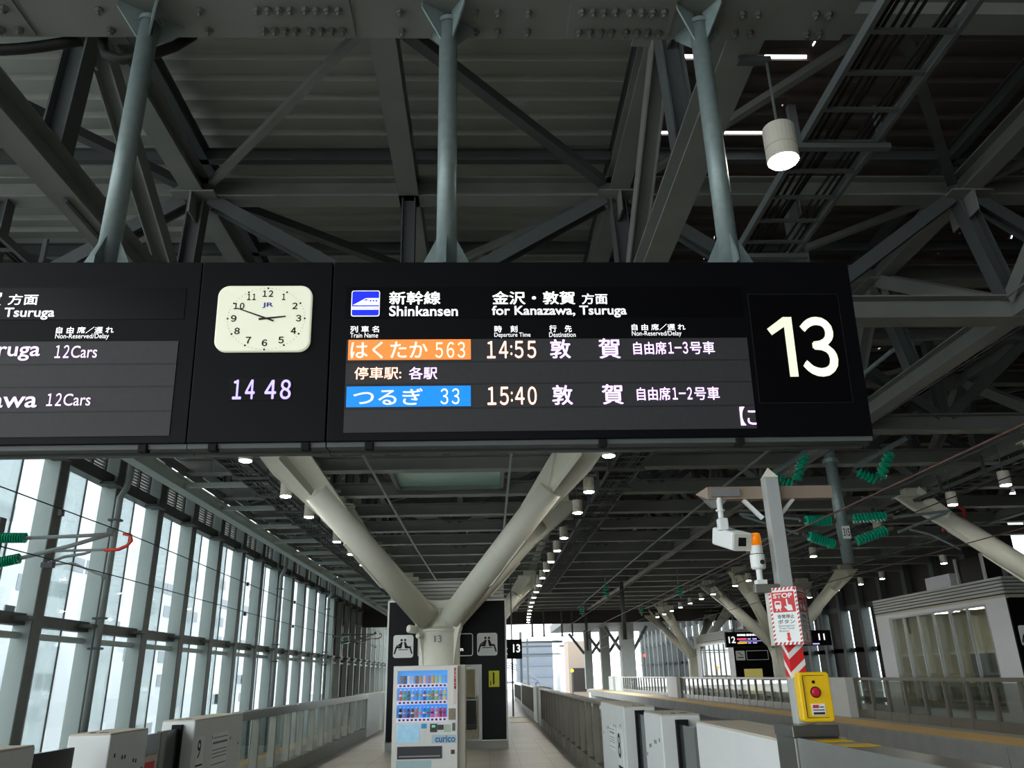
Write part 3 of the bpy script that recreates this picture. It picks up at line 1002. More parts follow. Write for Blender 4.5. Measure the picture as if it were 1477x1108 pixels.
# buildings outside the glass
b = thing('building', 'white clad building with grey window blocks outside the glass wall', 'building', (-34, 60, -9))
MB().box(-46, -33, 33, 150, -9, 26).build('wall', BLDW, b)
bw = MB()
rr = random.Random(3)
for _ in range(70):
    y, z = 33 + rr.random() * 80, rr.choice([-3, -0.8, 1.4, 3.6, 5.8, 8, 10.2, 12.4])
    bw.box(-33.0, -32.94, y, y + rr.choice([1.2, 2.2, 3.0]), z, z + 1.1)
bw.build('window_blocks', BLDG, b)
b = thing('building', 'pale building with horizontal grey window bands outside the nearest panes', 'building', (-24, 22, -9))
MB().box(-36, -23, 6, 31.5, -9, 30).build('wall', BLDP, b)
for z in (6.2, 9.6, 13.0):
    MB().box(-23.02, -22.95, 6.5, 31, z, z + 1.5).build('window_band', BLDG, b)
MB().box(-23.02, -22.95, 24.6, 31, -9, 3.6).build('grey_wall', BLDG, b)

# ------------------------------------------------------------------ far right wall
struct(MB().box(4.5, 23.3, -38.4, -38.1, -1.6, 9.4).build('rear_light_block', DARKW))  # unseen panel added behind the camera to cut light on the right roof
wr = struct(MB().box(23.0, 23.3, -38, 33, -1.6, 9.5).build('wall_right', DARKW))
nb2 = 0
for k in range(0, 31):
    ya = 33 + 2.8 * k
    w = sempty('window_%d' % (nb + nb2 + 1), (22.0, ya, -1.6))
    nb2 += 1
    MB().box(21.7, 22.2, ya - 0.2, ya + 0.2, -1.6, 9.0).build('column', STEELD, w)
    MB().box(22.0, 22.1, ya + 0.2, ya + 2.0 + (0 if k % 3 else 0.35), -1.6, 4.9).build('panel', DARKW, w)
    MB().box(22.0, 22.2, ya + 0.2, ya + 2.6, 2.5, 2.75).build('transom', FRAMED, w)
    MB().box(22.0, 22.2, ya + 0.2, ya + 2.6, -0.2, 0.05).build('transom', FRAMED, w)
    MB().box(22.0, 22.2, ya + 0.2, ya + 2.6, 4.9, 5.2).build('transom', FRAMED, w)
    MB().box(22.05, 22.06, ya + 2.0 + (0 if k % 3 else 0.35), ya + 2.6, -1.6, 4.9).build('glass_pane', GLASS, w)
    MB().box(22.0, 22.1, ya + 0.2, ya + 2.6, 6.3 if ya > 72 else 5.2, 9.4).build('panel', DARKW, w)
    g = MB()
    for q in (0.9, 1.6, 2.3):
        g.box(22.0, 22.1, ya + q - 0.05, ya + q + 0.05, 5.2, 6.3)
    if ya > 72:
        g.build('mullion', FRAMED, w)

# ------------------------------------------------------------------ Y columns
def ycolumn(cx_, cy_, label, xl, xr, num=None):
    t = thing('roof_column', label, 'column', (cx_, cy_, 0), 'branching roof columns')
    MB().cyl((cx_, cy_, 0), (cx_, cy_, 2.6), 0.46, 36).build('drum', CREAM, t, smooth=True)
    MB().lathe((cx_, cy_, 2.56), (0, 0, 1), [(0.47, 0), (0.49, 0.02), (0.49, 0.05), (0.44, 0.07), (0.34, 0.12)], 36).build('drum_rim', CREAM, t)
    cr = MB()
    cp_ = [(-0.44, 2.58), (0.44, 2.58), (0.58, 3.0), (0.85, 3.5), (0.55, 3.38), (0.28, 3.27), (0.0, 3.22), (-0.28, 3.27), (-0.55, 3.38), (-0.85, 3.5), (-0.58, 3.0)]
    cr.plate(cp_, -0.22, -0.19, Matrix.Translation((cx_, cy_, 0)))
    cr.plate(cp_, 0.19, 0.22, Matrix.Translation((cx_, cy_, 0)))
    cr.lathe((cx_, cy_, 2.6), (0, 0, 1), [(0.36, 0), (0.33, 0.3), (0.2, 0.5), (0.06, 0.55)], 16)
    cr.build('crotch_plate', CREAM, t)
    for sx_, xt in ((-1, xl), (1, xr)):
        for sy_ in (-1, 1):
            B = Vector((cx_ + sx_ * 0.16, cy_ + sy_ * 0.2, 2.72))
            T = Vector((xt, cy_ + sy_ * 2.8, 6.0))
            d = (T - B).normalized()
            br = MB().cyl(B + d * 0.2, T - d * 1.05, 0.27, 28).build('branch', CREAM, t, smooth=True)
            # outer curved web plate in the plane of the branch
            h = Vector((d.x, d.y, 0)).normalized()
            n = h.cross(Vector((0, 0, 1)))
            C0 = Vector((cx_, cy_, 0))

            def P(r, z):
                return C0 + h * r + Vector((0, 0, z))
            # line of the branch in (r, z)
            rB, rT = (B - C0).dot(h), (T - C0).dot(h)

            def rz(s, off):
                q = B.lerp(T, s)
                dr, dz = d.dot(h), d.z
                return ((q - C0).dot(h) + off * dz, q.z - off * dr)
            outer = [(0.45, 1.75), (0.50, 2.1), (0.58, 2.45), (0.72, 2.85), (0.95, 3.3)] + [rz(s, 0.33 - 0.04 * s) for s in (0.30, 0.42, 0.55)]
            inner = [rz(s, 0.1) for s in (0.55, 0.3, 0.12)] + [(0.40, 2.6), (0.38, 1.75)]
            poly = outer + inner
            w = MB()
            pts = [P(r, z) - n * 0.02 for r, z in poly] + [P(r, z) + n * 0.02 for r, z in poly]
            k = len(poly)
            w.add(pts, [tuple(range(k)), tuple(range(2 * k - 1, k - 1, -1))] + [(i, k + i, k + (i + 1) % k, (i + 1) % k) for i in range(k)])
            w.build('web_plate', CREAM, t)
            # fan shaped head plate that meets the girder
            hd = MB()
            u = Vector((1, 0, 0))
            up = d
            side = (u - d * u.dot(d)).normalized()
            a0, a1 = T - d * 1.75, T - d * 0.22
            q = [a0 - side * 0.28, a0 + side * 0.28, a1 + side * 0.46, Vector((T.x + 0.56, T.y, 6.06)), Vector((T.x - 0.56, T.y, 6.06)), a1 - side * 0.46]
            nn = d.cross(side).normalized()
            hp = [p + nn * 0.03 for p in q] + [p - nn * 0.03 for p in q]
            k = 6
            hd.add(hp, [tuple(range(k)), tuple(range(2 * k - 1, k - 1, -1))] + [(i, k + i, k + (i + 1) % k, (i + 1) % k) for i in range(k)])
            hd.box(T.x - 0.56, T.x + 0.56, T.y - 0.22, T.y + 0.22, 6.055, 6.085)
            hd.box(T.x - 0.3, T.x + 0.3, T.y - 0.16, T.y + 0.16, 6.085, 6.3)
            hd.add([p for p in (T - d * 1.0 + nn * 0.3, T - d * 1.0 - nn * 0.3, Vector((T.x, T.y, 6.06)) - nn * 0.4 * 1.0, Vector((T.x, T.y, 6.06)) + nn * 0.4)], [(0, 1, 2, 3)])
            hd.build('head_plate', CREAM, t)
    if num:
        text('column_number', num, t, (-0.09, 2.33, 0.07, 2.47), -0.475, GREYINK, 0.0)
    return t


XC = -1.1
col1 = ycolumn(XC, 18.6, 'cream branching roof column standing behind the vending machine', -4.2, 1.95, '13')
ycolumn(XC + curve(41.0), 41.0, 'cream branching roof column farther along our platform, behind the black waiting room', -4.0 + 0.15, 2.0)
ycolumn(14.5, 18.6, 'cream branching roof column on the opposite platform, its branch rising at the edge of the photo', 12.0, 17.2)
ycolumn(14.6, 41.0, 'cream branching roof column on the opposite platform under the platform number board', 12.1, 17.3)
ycolumn(15.2, 61.0, 'cream branching roof column at the far end of the opposite platform', 12.6, 17.6)
tag(MB().tube([(12.6, 21.0, 5.75), (12.75, 20.8, 5.72), (12.9, 20.7, 5.55), (12.85, 20.7, 5.3), (12.55, 20.8, 5.12), (12.3, 20.9, 5.05)], 0.05, 8).build('red_cable', mat('dark_red_tube', rgb(170, 40, 44), 0.4), smooth=True), 'red cable loop hanging beside the branch of the opposite column', 'cable')
spk = thing('loudspeaker', 'small cream loudspeaker pair clamped to the column beside the black waiting room', 'loudspeaker', (-1.65, 18.25, 2.5))
MB().lathe((-1.76, 18.05, 2.62), (0.9, 0.9, -0.1), [(0.06, 0), (0.085, 0.02), (0.085, 0.22), (0.05, 0.28)], 14).build('horn', CREAM, spk, smooth=True)
MB().lathe((-1.56, 18.1, 2.47), (0.5, 1, 0), [(0.04, 0), (0.055, 0.02), (0.055, 0.14), (0.03, 0.2)], 14).build('horn', CREAM, spk, smooth=True)
MB().bar((-1.68, 18.26, 2.58), (-1.53, 18.40, 2.58), 0.04, 0.1).build('bracket', CREAM, spk)

# ------------------------------------------------------------------ waiting rooms
def picto_seats(x0, x1, z0, z1, y, parent):
    """two people sitting back to back on a bench"""
    bd = MB()
    bd.plate(rrect(x0, x1, z0, z1, 0.06), y - 0.02, y)
    bd = bd.build('pictogram_board', WHITE, parent)
    cx_, cz_ = (x0 + x1) / 2, (z0 + z1) / 2
    s = (x1 - x0) * 1.18
    cz_ -= 0.01
    f = MB()
    yy = y - 0.024
    for sg in (-1, 1):
        def Q(pts):
            f.plate([(cx_ + sg * px * s, cz_ + pz * s) for px, pz in (pts if sg > 0 else pts[::-1])], yy, y - 0.02)
        f.cyl((cx_ + sg * 0.075 * s, yy, cz_ + 0.27 * s), (cx_ + sg * 0.075 * s, y - 0.02, cz_ + 0.27 * s), 0.05 * s, 12)
        Q([(0.025, 0.19), (0.10, 0.20), (0.19, 0.0), (0.14, -0.07), (0.07, -0.05)])
        Q([(0.10, -0.07), (0.15, 0.03), (0.30, 0.01), (0.32, -0.05)])
        Q([(0.25, -0.02), (0.31, 0.01), (0.40, -0.28), (0.34, -0.29)])
    f.plate([(cx_ - 0.2 * s, cz_ - 0.13 * s), (cx_ + 0.2 * s, cz_ - 0.13 * s), (cx_ + 0.2 * s, cz_ - 0.10 * s), (cx_ - 0.2 * s, cz_ - 0.10 * s)], yy, y - 0.02)
    f.plate([(cx_ - 0.13 * s, cz_ + 0.14 * s), (cx_ - 0.30 * s, cz_ + 0.04 * s), (cx_ - 0.28 * s, cz_ + 0.01 * s), (cx_ - 0.10 * s, cz_ + 0.08 * s)], yy, y - 0.02)
    f.build('seated_figures', INK, bd)


RY = 20.3
wroom = thing('waiting_room', 'black fronted waiting room standing behind the column and vending machine', 'waiting room', (-1.02, RY, 0))
fw = MB()
fw.box(-2.45, -1.5, RY, RY + 0.1, 0.2, 3.38)
fw.box(-1.5, -0.17, RY, RY + 0.1, 1.88, 3.38)
fw.box(-0.17, 0.41, RY, RY + 0.1, 0.2, 3.38)
fw.build('front_panel', BLACKR, wroom)
tr = MB()
tr.box(-2.49, -2.45, RY - 0.02, RY + 0.1, 0.18, 3.42)
tr.box(0.41, 0.45, RY - 0.02, RY + 0.1, 0.18, 3.42)
tr.box(-2.45, 0.41, RY - 0.02, RY + 0.1, 3.38, 3.42)
tr.box(-0.17, 0.41, RY - 0.02, RY, 0.18, 0.2)
tr.build('white_trim', WHITE, wroom)
bs = MB()
bs.box(-2.45, -1.5, RY, RY + 0.1, 0, 0.18)
bs.box(-0.17, 0.43, RY, RY + 0.1, 0, 0.18)
bs.box(-1.5, -0.17, RY + 0.02, RY + 0.1, 0, 0.18)
bs.build('skirting', STAIND, wroom)
MB().box(-2.49, -2.4, RY + 0.1, 29, 0, 3.42).build('side_wall', ROOMW, wroom)
MB().box(0.36, 0.45, RY + 0.1, 29, 0, 3.42).build('side_wall', ROOMW, wroom)
MB().box(-2.4, 0.36, 28.9, 29, 0, 3.42).build('rear_wall', ROOMI, wroom)
MB().box(-2.4, 0.36, RY + 0.1, 28.9, 3.0, 3.1).build('room_ceiling', ROOMI, wroom)
cl = MB()
for y in (21.6, 23.6, 25.6):
    cl.box(-0.9, -0.5, y, y + 0.5, 2.97, 2.998)
cl.build('ceiling_light', ROOML, wroom)
dr = MB()
dr.box(-1.5, -0.24, RY + 0.03, RY + 0.04, 0.2, 1.86)
dr.build('glass_door', GLASSG, wroom)
df = MB()
df.box(-0.24, -0.17, RY + 0.0, RY + 0.06, 0.18, 1.88)
df.box(-1.5, -0.24, RY + 0.0, RY + 0.06, 1.83, 1.88)
df.box(-1.5, -0.24, RY + 0.0, RY + 0.06, 0.18, 0.22)
df.box(-0.62, -0.57, RY + 0.0, RY + 0.06, 0.22, 1.83)
df.box(-0.57, -0.24, RY + 0.02, RY + 0.05, 1.07, 1.1)
df.build('door_frame', SILVER, wroom)
lv = MB()
for j in range(5):
    lv.box(-2.42, 0.4, RY - 0.02, RY + 0.03, 3.46 + j * 0.088, 3.53 + j * 0.088)
lv.box(-2.45, 0.42, RY + 0.04, 29, 3.42, 3.46)
lv.build('roof_louver', LOUG, wroom)
MB().box(-2.2, 0.3, RY + 0.06, RY + 0.1, 3.44, 3.9).build('louver_backing', STEELD, wroom)
picto_seats(-2.33, -1.84, 2.07, 2.6, RY, wroom)
picto_seats(-0.28, 0.22, 2.08, 2.61, RY, wroom)
ring(-1.73, -0.38, 2.08, 2.61, 0.06, 0.018, RY - 0.004, RY).build('name_frame', WHITE, wroom)
text('room_name', '待合室', wroom, (-1.55 + 1.02, 2.35, -0.85 + 1.02, 2.52), -0.006, TXTW, 0.015)
text('room_name', 'Waiting Room', wroom, (-1.60 + 1.02, 2.17, -0.62 + 1.02, 2.29), -0.006, TXTW, 0.015)
nt_ = MB().box(-0.0, 0.255, RY - 0.01, RY, 1.36, 1.73).build('yellow_notice', YELP, wroom)
nl = MB()
nl.box(0.10, 0.135, RY - 0.013, RY - 0.01, 1.42, 1.69)
nl.box(0.035, 0.055, RY - 0.013, RY - 0.01, 1.40, 1.5)
nl.build('notice_print', INK, nt_)
bench = thing('bench', 'dark seat bench inside the waiting room seen through its glass door', 'bench', (-0.6, 21.6, 0))
MB().box(-1.0, -0.32, 21.5, 22.0, 0.36, 0.46).build('seat', CHECK, bench, bevel=0.02)
MB().box(-1.0, -0.32, 22.0, 22.08, 0.42, 1.1).build('backrest', CHECK, bench, bevel=0.02)
for x in (-0.95, -0.4):
    MB().box(x - 0.03, x + 0.03, 21.6, 21.9, 0, 0.36).build('leg', SILVER, bench)


def opp_room(Y1, Y2, label, panes, yellow=False):
    X = 15.0
    t = thing('waiting_room', label, 'waiting room', (X, Y1, 0))
    ya, yb = Y1 + 1.05, Y2 - 1.05
    f = MB()
    f.box(X, X + 0.1, Y1, ya, 0, 3.45)
    f.box(X, X + 0.1, yb, Y2, 0, 3.45)
    f.box(X, X + 0.1, ya, yb, 3.33, 3.45)
    f.box(X, X + 0.1, ya, yb, 0, 0.3)
    f.build('front_wall', ROOMW, t)
    mm = MB()
    for i in range(panes + 1):
        y = ya + (yb - ya) * i / panes
        mm.box(X - 0.01, X + 0.06, y - 0.024, y + 0.024, 0.3, 3.33)
    mm.box(X - 0.02, X + 0.08, ya, yb, 3.27, 3.33)
    mm.box(X - 0.02, X + 0.08, ya, yb, 0.3, 0.36)
    mm.build('window_frame', SILVER, t)
    for i in range(panes):
        a, b_ = ya + (yb - ya) * i / panes + 0.035, ya + (yb - ya) * (i + 1) / panes - 0.035
        MB().box(X + 0.03, X + 0.04, a, b_, 0.36, 3.27).build('window_pane', GLASSG, t)
    MB().box(X, X + 2.9, Y1 - 0.06, Y1, 0.18, 3.42).build('end_panel', BLACKR, t)
    MB().box(X + 2.8, X + 2.9, Y1, Y2, 0, 3.45).build('rear_wall', ROOMI, t)
    MB().box(X + 0.1, X + 2.8, Y2 - 0.1, Y2, 0, 3.45).build('far_wall', ROOMI, t)
    MB().box(X, X + 2.9, Y1, Y2, 3.45, 3.52).build('room_roof', ROOMI, t)
    l = MB()
    for j in range(3):
        y = ya + 0.8 + j * (yb - ya) / 3
        l.box(X + 1.1, X + 1.7, y, y + 0.5, 3.40, 3.44)
    l.build('ceiling_light', ROOML, t)
    s = MB()
    for j in range(5):
        s.box(X - 0.02, X + 0.03, Y1 - 0.02, Y2, 3.56 + j * 0.1, 3.63 + j * 0.1)
        s.box(X - 0.02, X + 2.9, Y1 - 0.05, Y1, 3.56 + j * 0.1, 3.63 + j * 0.1)
    s.build('roof_louver', LOUG, t)
    MB().box(X + 0.06, X + 2.8, Y1 + 0.06, Y2 - 0.1, 3.53, 4.0).build('louver_backing', STEELD, t)
    i_ = MB()
    i_.box(X + 2.2, X + 2.8, ya + 0.2, ya + 1.6, 0, 2.3)
    i_.build('inner_door', ROOMW, t)
    i2 = MB()
    i2.box(X + 2.5, X + 2.78, ya + 2.2, yb - 0.5, 1.0, 2.0)
    i2.build('notice_board', GREYINK, t)
    if yellow:
        MB().box(X + 0.5, X + 1.6, Y1 - 0.1, Y1 - 0.06, 0.3, 1.7).build('yellow_poster', mat('yellow_map', rgb(208, 196, 110), 0.6, emit=0.25), t)
        MB().plate(rrect(X + 0.1, X + 0.65, 2.2, 2.75, 0.05), Y1 - 0.1, Y1 - 0.06).build('pictogram_board', WHITE, t)
        p = MB()
        p.bar((X + 0.2, Y1 - 0.11, 2.36), (X + 0.55, Y1 - 0.11, 2.36), 0.02, 0.05)
        p.bar((X + 0.25, Y1 - 0.11, 2.65), (X + 0.5, Y1 - 0.11, 2.48), 0.02, 0.04)
        p.build('smoking_symbol', INK, t)
        ring(X + 0.75, X + 2.1, 2.2, 2.75, 0.04, 0.03, Y1 - 0.075, Y1 - 0.06).build('name_frame', WHITE, t)
    else:
        picto_seats(X + 0.12, X + 0.65, 2.1, 2.65, Y1 - 0.06, t)
    for j in range(5):
        y = ya + 0.5 + j * 1.05
        if y > yb - 0.6:
            break
        c = thing('waiting_chair', 'dark chair behind the window of the %s opposite waiting room, %s from its black end' % ('nearer' if not yellow else 'farther', ORD[j]), 'chair', (X + 1.0, y, 0), 'chairs in the opposite waiting rooms')
        MB().box(X + 0.8, X + 1.25, y, y + 0.5, 0.4, 0.48).build('seat', CHECK, c, bevel=0.02)
        MB().box(X + 0.75, X + 0.82, y, y + 0.5, 0.45, 0.95).build('backrest', CHECK, c, bevel=0.02)
        lg = MB()
        for (dx, dy) in ((0.82, 0.05), (1.2, 0.05), (0.82, 0.45), (1.2, 0.45)):
            lg.box(X + dx - 0.02, X + dx + 0.02, y + dy - 0.02, y + dy + 0.02, 0, 0.4)
        lg.build('chair_frame', SILVER, c)
    return t


opp_room(23.05, 31.2, 'white waiting room with a row of tall windows on the opposite platform', 6)
opp_room(50.3, 59.3, 'smaller looking white room with a yellow poster far along the opposite platform', 6, True)
t = thing('air_conditioner', 'dark air conditioner unit on the roof of the opposite waiting room', 'air conditioner', (16.2, 25.6, 4.0))
MB().box(15.9, 16.5, 25.2, 26.6, 4.02, 4.95).build('casing', BLACKR, t, bevel=0.02)
MB().box(15.84, 15.9, 25.1, 25.2, 4.02, 5.0).build('bracket', LOUG, t)
MB().box(15.84, 15.9, 26.6, 26.7, 4.02, 5.0).build('bracket', LOUG, t)
tag(MB().box(15.9, 16.6, 27.2, 28.8, 4.02, 4.6).build('roof_box', ROOMW, bevel=0.02), 'pale box on the roof of the opposite waiting room, beside the dark unit', 'equipment box')

# ------------------------------------------------------------------ vending machine
VY = 14.9
vm = thing('vending_machine', 'white drinks vending machine standing in front of the cream column', 'vending machine', (-1.06, VY, 0))
cab = MB()
cab.box(-1.70, -0.42, VY + 0.10, VY + 0.78, 0.06, 1.81)
cab.build('cabinet', mat('vending_cabinet', rgb(196, 192, 178), 0.45, noise=0.03), vm, bevel=0.01)
MB().box(-1.66, -0.46, VY + 0.15, VY + 0.7, 0.0, 0.06).build('plinth', VDARK, vm)
dr = MB()
wx0, wx1, wz0, wz1 = -1.62, -0.735, 0.885, 1.725
dr.box(-1.69, wx0, VY, VY + 0.1, 0.07, 1.80)
dr.box(wx1, -0.555, VY, VY + 0.1, 0.07, 1.80)
dr.box(wx0, wx1, VY, VY + 0.1, wz1, 1.80)
dr.box(wx0, wx1, VY, VY + 0.1, 0.07, wz0)
dr.build('door', VENDW, vm)
MB().box(wx0, wx1, VY + 0.09, VY + 0.10, wz0, wz1).build('display_back', VBLUE, vm)
for z in (0.885, 1.165, 1.44):
    sh = MB().box(wx0, wx1, VY + 0.0, VY + 0.09, z, z + 0.065).build('display_shelf', VLAV, vm)
    bt = MB()
    for i in range(12):
        x = wx0 + 0.055 + i * (wx1 - wx0 - 0.1) / 11
        bt.box(x - 0.02, x + 0.02, VY - 0.006, VY, z + 0.016, z + 0.048)
    bt.build('selection_buttons', VDARK, sh)
MB().box(wx0, wx1, VY - 0.004, VY - 0.001, wz0 + 0.07, wz1).build('display_glass', VGLASS, vm)
MB().box(-1.605, -1.215, VY - 0.008, VY, 0.56, 0.845).build('touch_screen', VSCR, vm, bevel=0.003)
sl = MB().box(-1.59, -0.82, VY - 0.015, VY, 0.30, 0.495).build('delivery_flap', VDARK, vm, bevel=0.005)
MB().box(-1.56, -0.85, VY - 0.02, VY - 0.015, 0.33, 0.35).build('flap_lip', STAIND, sl)
MB().box(-1.03, -0.91, VY - 0.012, VY, 0.715, 0.85).build('card_reader', VDARK, vm)
MB().box(-1.0, -0.94, VY - 0.014, VY - 0.012, 0.79, 0.83).build('reader_light', mat('reader_green', rgb(120, 200, 150), 0.4, emit=0.4), vm)
MB().box(-0.90, -0.795, VY - 0.01, VY, 0.75, 0.83).build('coin_panel', VDARK, vm)
MB().box(-0.79, -0.672, VY - 0.01, VY, 0.712, 0.833).build('bill_slot', mat('pale_green_panel', rgb(196, 214, 190), 0.4), vm)
MB().box(-0.645, -0.592, VY - 0.01, VY, 0.73, 0.855).build('speaker_grille', GREYINK, vm)
MB().box(-1.183, -1.09, VY - 0.003, VY, 0.776, 0.853).build('blue_sticker', mat('sticker_blue', rgb(70, 170, 226), 0.5), vm)
MB().box(-1.197, -1.089, VY - 0.003, VY, 0.58, 0.752).build('paper_notice', WHITE, vm)
MB().box(-1.0, -0.575, VY - 0.003, VY, 0.535, 0.67).build('name_panel', mat('name_panel_blue', rgb(196, 218, 224), 0.4), vm)
text('name_lettering', 'curico', vm, (-0.94 + 1.06, 0.55, -0.59 + 1.06, 0.66), -0.006, mat('name_blue', rgb(60, 130, 190), 0.5), 0.03)
MB().box(-0.625, -0.572, VY - 0.004, VY, 1.155, 1.775).build('side_banner', mat('banner_pink', rgb(232, 214, 206), 0.5), vm)
text('banner_print', '冷\nた\nい\n飲\nみ\n物', vm, (-0.618 + 1.06, 1.40, -0.580 + 1.06, 1.765), -0.006, RED, 0.02)
MB().box(-0.71, -0.585, VY - 0.004, VY, 0.905, 1.09).build('photo_sticker', mat('sticker_photo', rgb(150, 140, 120), 0.5, noise=0.7, scale=30), vm)
MB().box(-0.665, -0.602, VY - 0.012, VY, 0.364, 0.43).build('coin_return', mat('brown_cup', rgb(92, 54, 52), 0.4), vm)
MB().box(-1.605, -1.0, VY - 0.003, VY, 0.16, 0.275).build('lower_banner', mat('lower_banner_blue', rgb(190, 220, 226), 0.5, noise=0.1, scale=20), vm)
rows = [(1.505, 0.135, 'top', 'can', ['grey', 'black', 'white', 'pale_blue', 'brown', 'tan', 'cream', 'violet', 'amber', 'pale_green', 'mint', 'sky_blue']),
        (1.23, 0.185, 'middle', 'bottle', ['red', 'green', 'dark_green', 'sky_blue', 'azure', 'sky_blue', 'navy', 'teal', 'olive', 'lime', 'violet', 'yellow']),
        (0.95, 0.175, 'bottom', 'bottle', ['black', 'violet', 'purple', 'brown', 'tan', 'pale_blue', 'azure', 'teal', 'rose', 'pink', 'red', 'magenta'])]
COLR = dict(grey=(120, 122, 120), black=(46, 44, 50), white=(225, 228, 230), pale_blue=(170, 200, 225), brown=(120, 84, 62), tan=(190, 150, 110), cream=(215, 205, 180), violet=(150, 130, 190), amber=(225, 160, 50),
            pale_green=(170, 200, 150), mint=(160, 215, 200), sky_blue=(90, 180, 235), red=(210, 50, 50), green=(60, 160, 80), dark_green=(30, 110, 70), azure=(30, 130, 225), navy=(25, 60, 170), teal=(40, 170, 180),
            olive=(110, 140, 50), lime=(140, 180, 60), yellow=(225, 200, 60), purple=(90, 50, 130), rose=(230, 110, 160), pink=(240, 150, 190), magenta=(210, 50, 130))
DM = {k: mat('drink_' + k, rgb(*v), 0.3, emit=0.15) for k, v in COLR.items()}
CAPW = mat('bottle_cap', rgb(230, 232, 236), 0.4, emit=0.15)
for z, h, shelf, kind, cols in rows:
    for i, c in enumerate(cols):
        x = wx0 + 0.062 + i * (wx1 - wx0 - 0.115) / 11
        t = thing('drink_' + kind, '%s drink %s, %s from left on %s shelf of vending machine' % (c.replace('_', ' '), kind, ORD[i], shelf), kind, (x, VY + 0.05, z), 'sample drinks on the %s vending shelf' % shelf)
        r = 0.029
        if kind == 'can':
            prof = [(r * 0.85, 0), (r, 0.008), (r, h - 0.015), (r * 0.82, h)]
        else:
            prof = [(r * 0.9, 0), (r, 0.01), (r, h * 0.35), (r * 0.93, h * 0.45), (r, h * 0.55), (r, h * 0.70), (r * 0.45, h * 0.88), (r * 0.42, h * 0.90)]
        MB().lathe((x, VY + 0.05, z), (0, 0, 1), prof, 12).build('body', DM[c], t, smooth=True)
        if kind == 'bottle':
            MB().cyl((x, VY + 0.05, z + h * 0.90), (x, VY + 0.05, z + h), r * 0.48, 10).build('cap', CAPW, t)
            MB().cyl((x, VY + 0.05, z + h * 0.36), (x, VY + 0.05, z + h * 0.54), r * 1.02, 12).build('wrapper', CAPW if i % 3 == 0 else DM[cols[(i + 4) % 12]], t, smooth=True)
        else:
            MB().cyl((x, VY + 0.05, z + h - 0.004), (x, VY + 0.05, z + h), r * 0.8, 12).build('lid', SILVER, t)

# ------------------------------------------------------------------ platform gates and glass fences
def gate_box(x, sgn, ya, yb, label, group, ztop=1.2, door=None, notices=(), w=0.4):
    """x: face towards the platform, sgn: +1 when the track lies at larger x"""
    xa, xb = (x, x + w) if sgn > 0 else (x - w, x)
    t = thing('platform_gate', label, 'platform gate', ((xa + xb) / 2, ya, 0), group)
    MB().box(xa, xb, ya, yb, 0.0, ztop - 0.012).build('housing', GATEW, t, bevel=0.012)
    MB().box(xa + 0.005, xb - 0.005, ya + 0.005, yb - 0.005, ztop - 0.012, ztop).build('lid', GATETOP, t, bevel=0.006)
    tp = MB()
    cx_ = (xa + xb) / 2
    tp.box(cx_ - 0.06, cx_ - 0.02, ya + 0.12, ya + 0.17, ztop, ztop + 0.004)
    tp.box(cx_ + 0.03, cx_ + 0.10, ya + 0.13, ya + 0.16, ztop, ztop + 0.004)
    tp.build('lid_lock', INK, t)
    xf = x - sgn * 0.003
    for (u, z) in ((0.15, 0.98), (0.35, 0.95), (0.42, 0.95), (0.66, 0.9), (0.73, 0.89), (0.92, 0.8)):
        y = ya + (yb - ya) * u
        if ya < 13:
            MB().box(min(x, xf), max(x, xf), y - 0.012, y + 0.012, z - 0.03, z + 0.005).build('latch_slot', INK, t)
    if door:
        xm = x + sgn * 0.2
        d_ = MB().box(xm - 0.03, xm + 0.03, door[0], door[1], 0.08, ztop - 0.09).build('door_leaf', DOORG, t)
        yq = door[1] if abs(door[1] - ya) < 0.02 else door[0]
        s2 = 0.06 if yq == door[0] else -0.06
        MB().box(xm - 0.06, xm + 0.06, min(yq, yq + s2), max(yq, yq + s2), 0.05, ztop - 0.05).build('door_seal', SEAM, t)
    for (kind, y0, y1, z0, z1) in notices:
        # the lettering plane faces the platform; u runs along the face
        n_ = MB().box(min(x, x - sgn * 0.004), max(x, x - sgn * 0.004), y0, y1, z0, z1).build('notice', WHITE, t)
        l = MB()
        xq = x - sgn * 0.006
        H = z1 - z0
        a, b_ = min(x - sgn * 0.004, xq), max(x - sgn * 0.004, xq)
        if kind == 'lines':
            for j, f_ in enumerate((0.86, 0.70, 0.52, 0.42, 0.32, 0.12)):
                hh = H * (0.025 if j != 1 else 0.06)
                l.box(a, b_, y0 + 0.03, y1 - 0.03, z0 + H * f_, z0 + H * f_ + hh)
            l.build('notice_print', GREYINK, n_)
        else:
            M_ = Matrix(((0, 0 * 1.0, 0, 0), (0, 0, 0, 0), (0, 0, 0, 0), (0, 0, 0, 1)))
            l.box(a, b_, y0 + 0.02, y1 - 0.02, z0 + H * 0.06, z0 + H * 0.12)
            l.build('notice_rule', INK, n_)
            # figure reads left to right as seen from the platform
            if sgn < 0:
                R_ = Matrix.Translation((xq - t.location.x, 0, 0)) @ Matrix(((0, 1, 0, 0), (1, 0, 0, 0), (0, 0, 1, 0), (0, 0, 0, 1)))
                text('notice_figure', kind, n_, (y0 + 0.03 - t.location.y, z0 + H * 0.3, y0 + (y1 - y0) * 0.55 - t.location.y, z0 + H * 0.9), 0, INK, 0.01, None, R_)
            else:
                R_ = Matrix.Translation((xq - t.location.x, 0, 0)) @ Matrix(((0, 1, 0, 0), (-1, 0, 0, 0), (0, 0, 1, 0), (0, 0, 0, 1)))
                text('notice_figure', kind, n_, (-(y1 - 0.04 - t.location.y), z0 + H * 0.3, -(y0 + (y1 - y0) * 0.4 - t.location.y), z0 + H * 0.9), 0, INK, 0.01, None, R_)
    return t


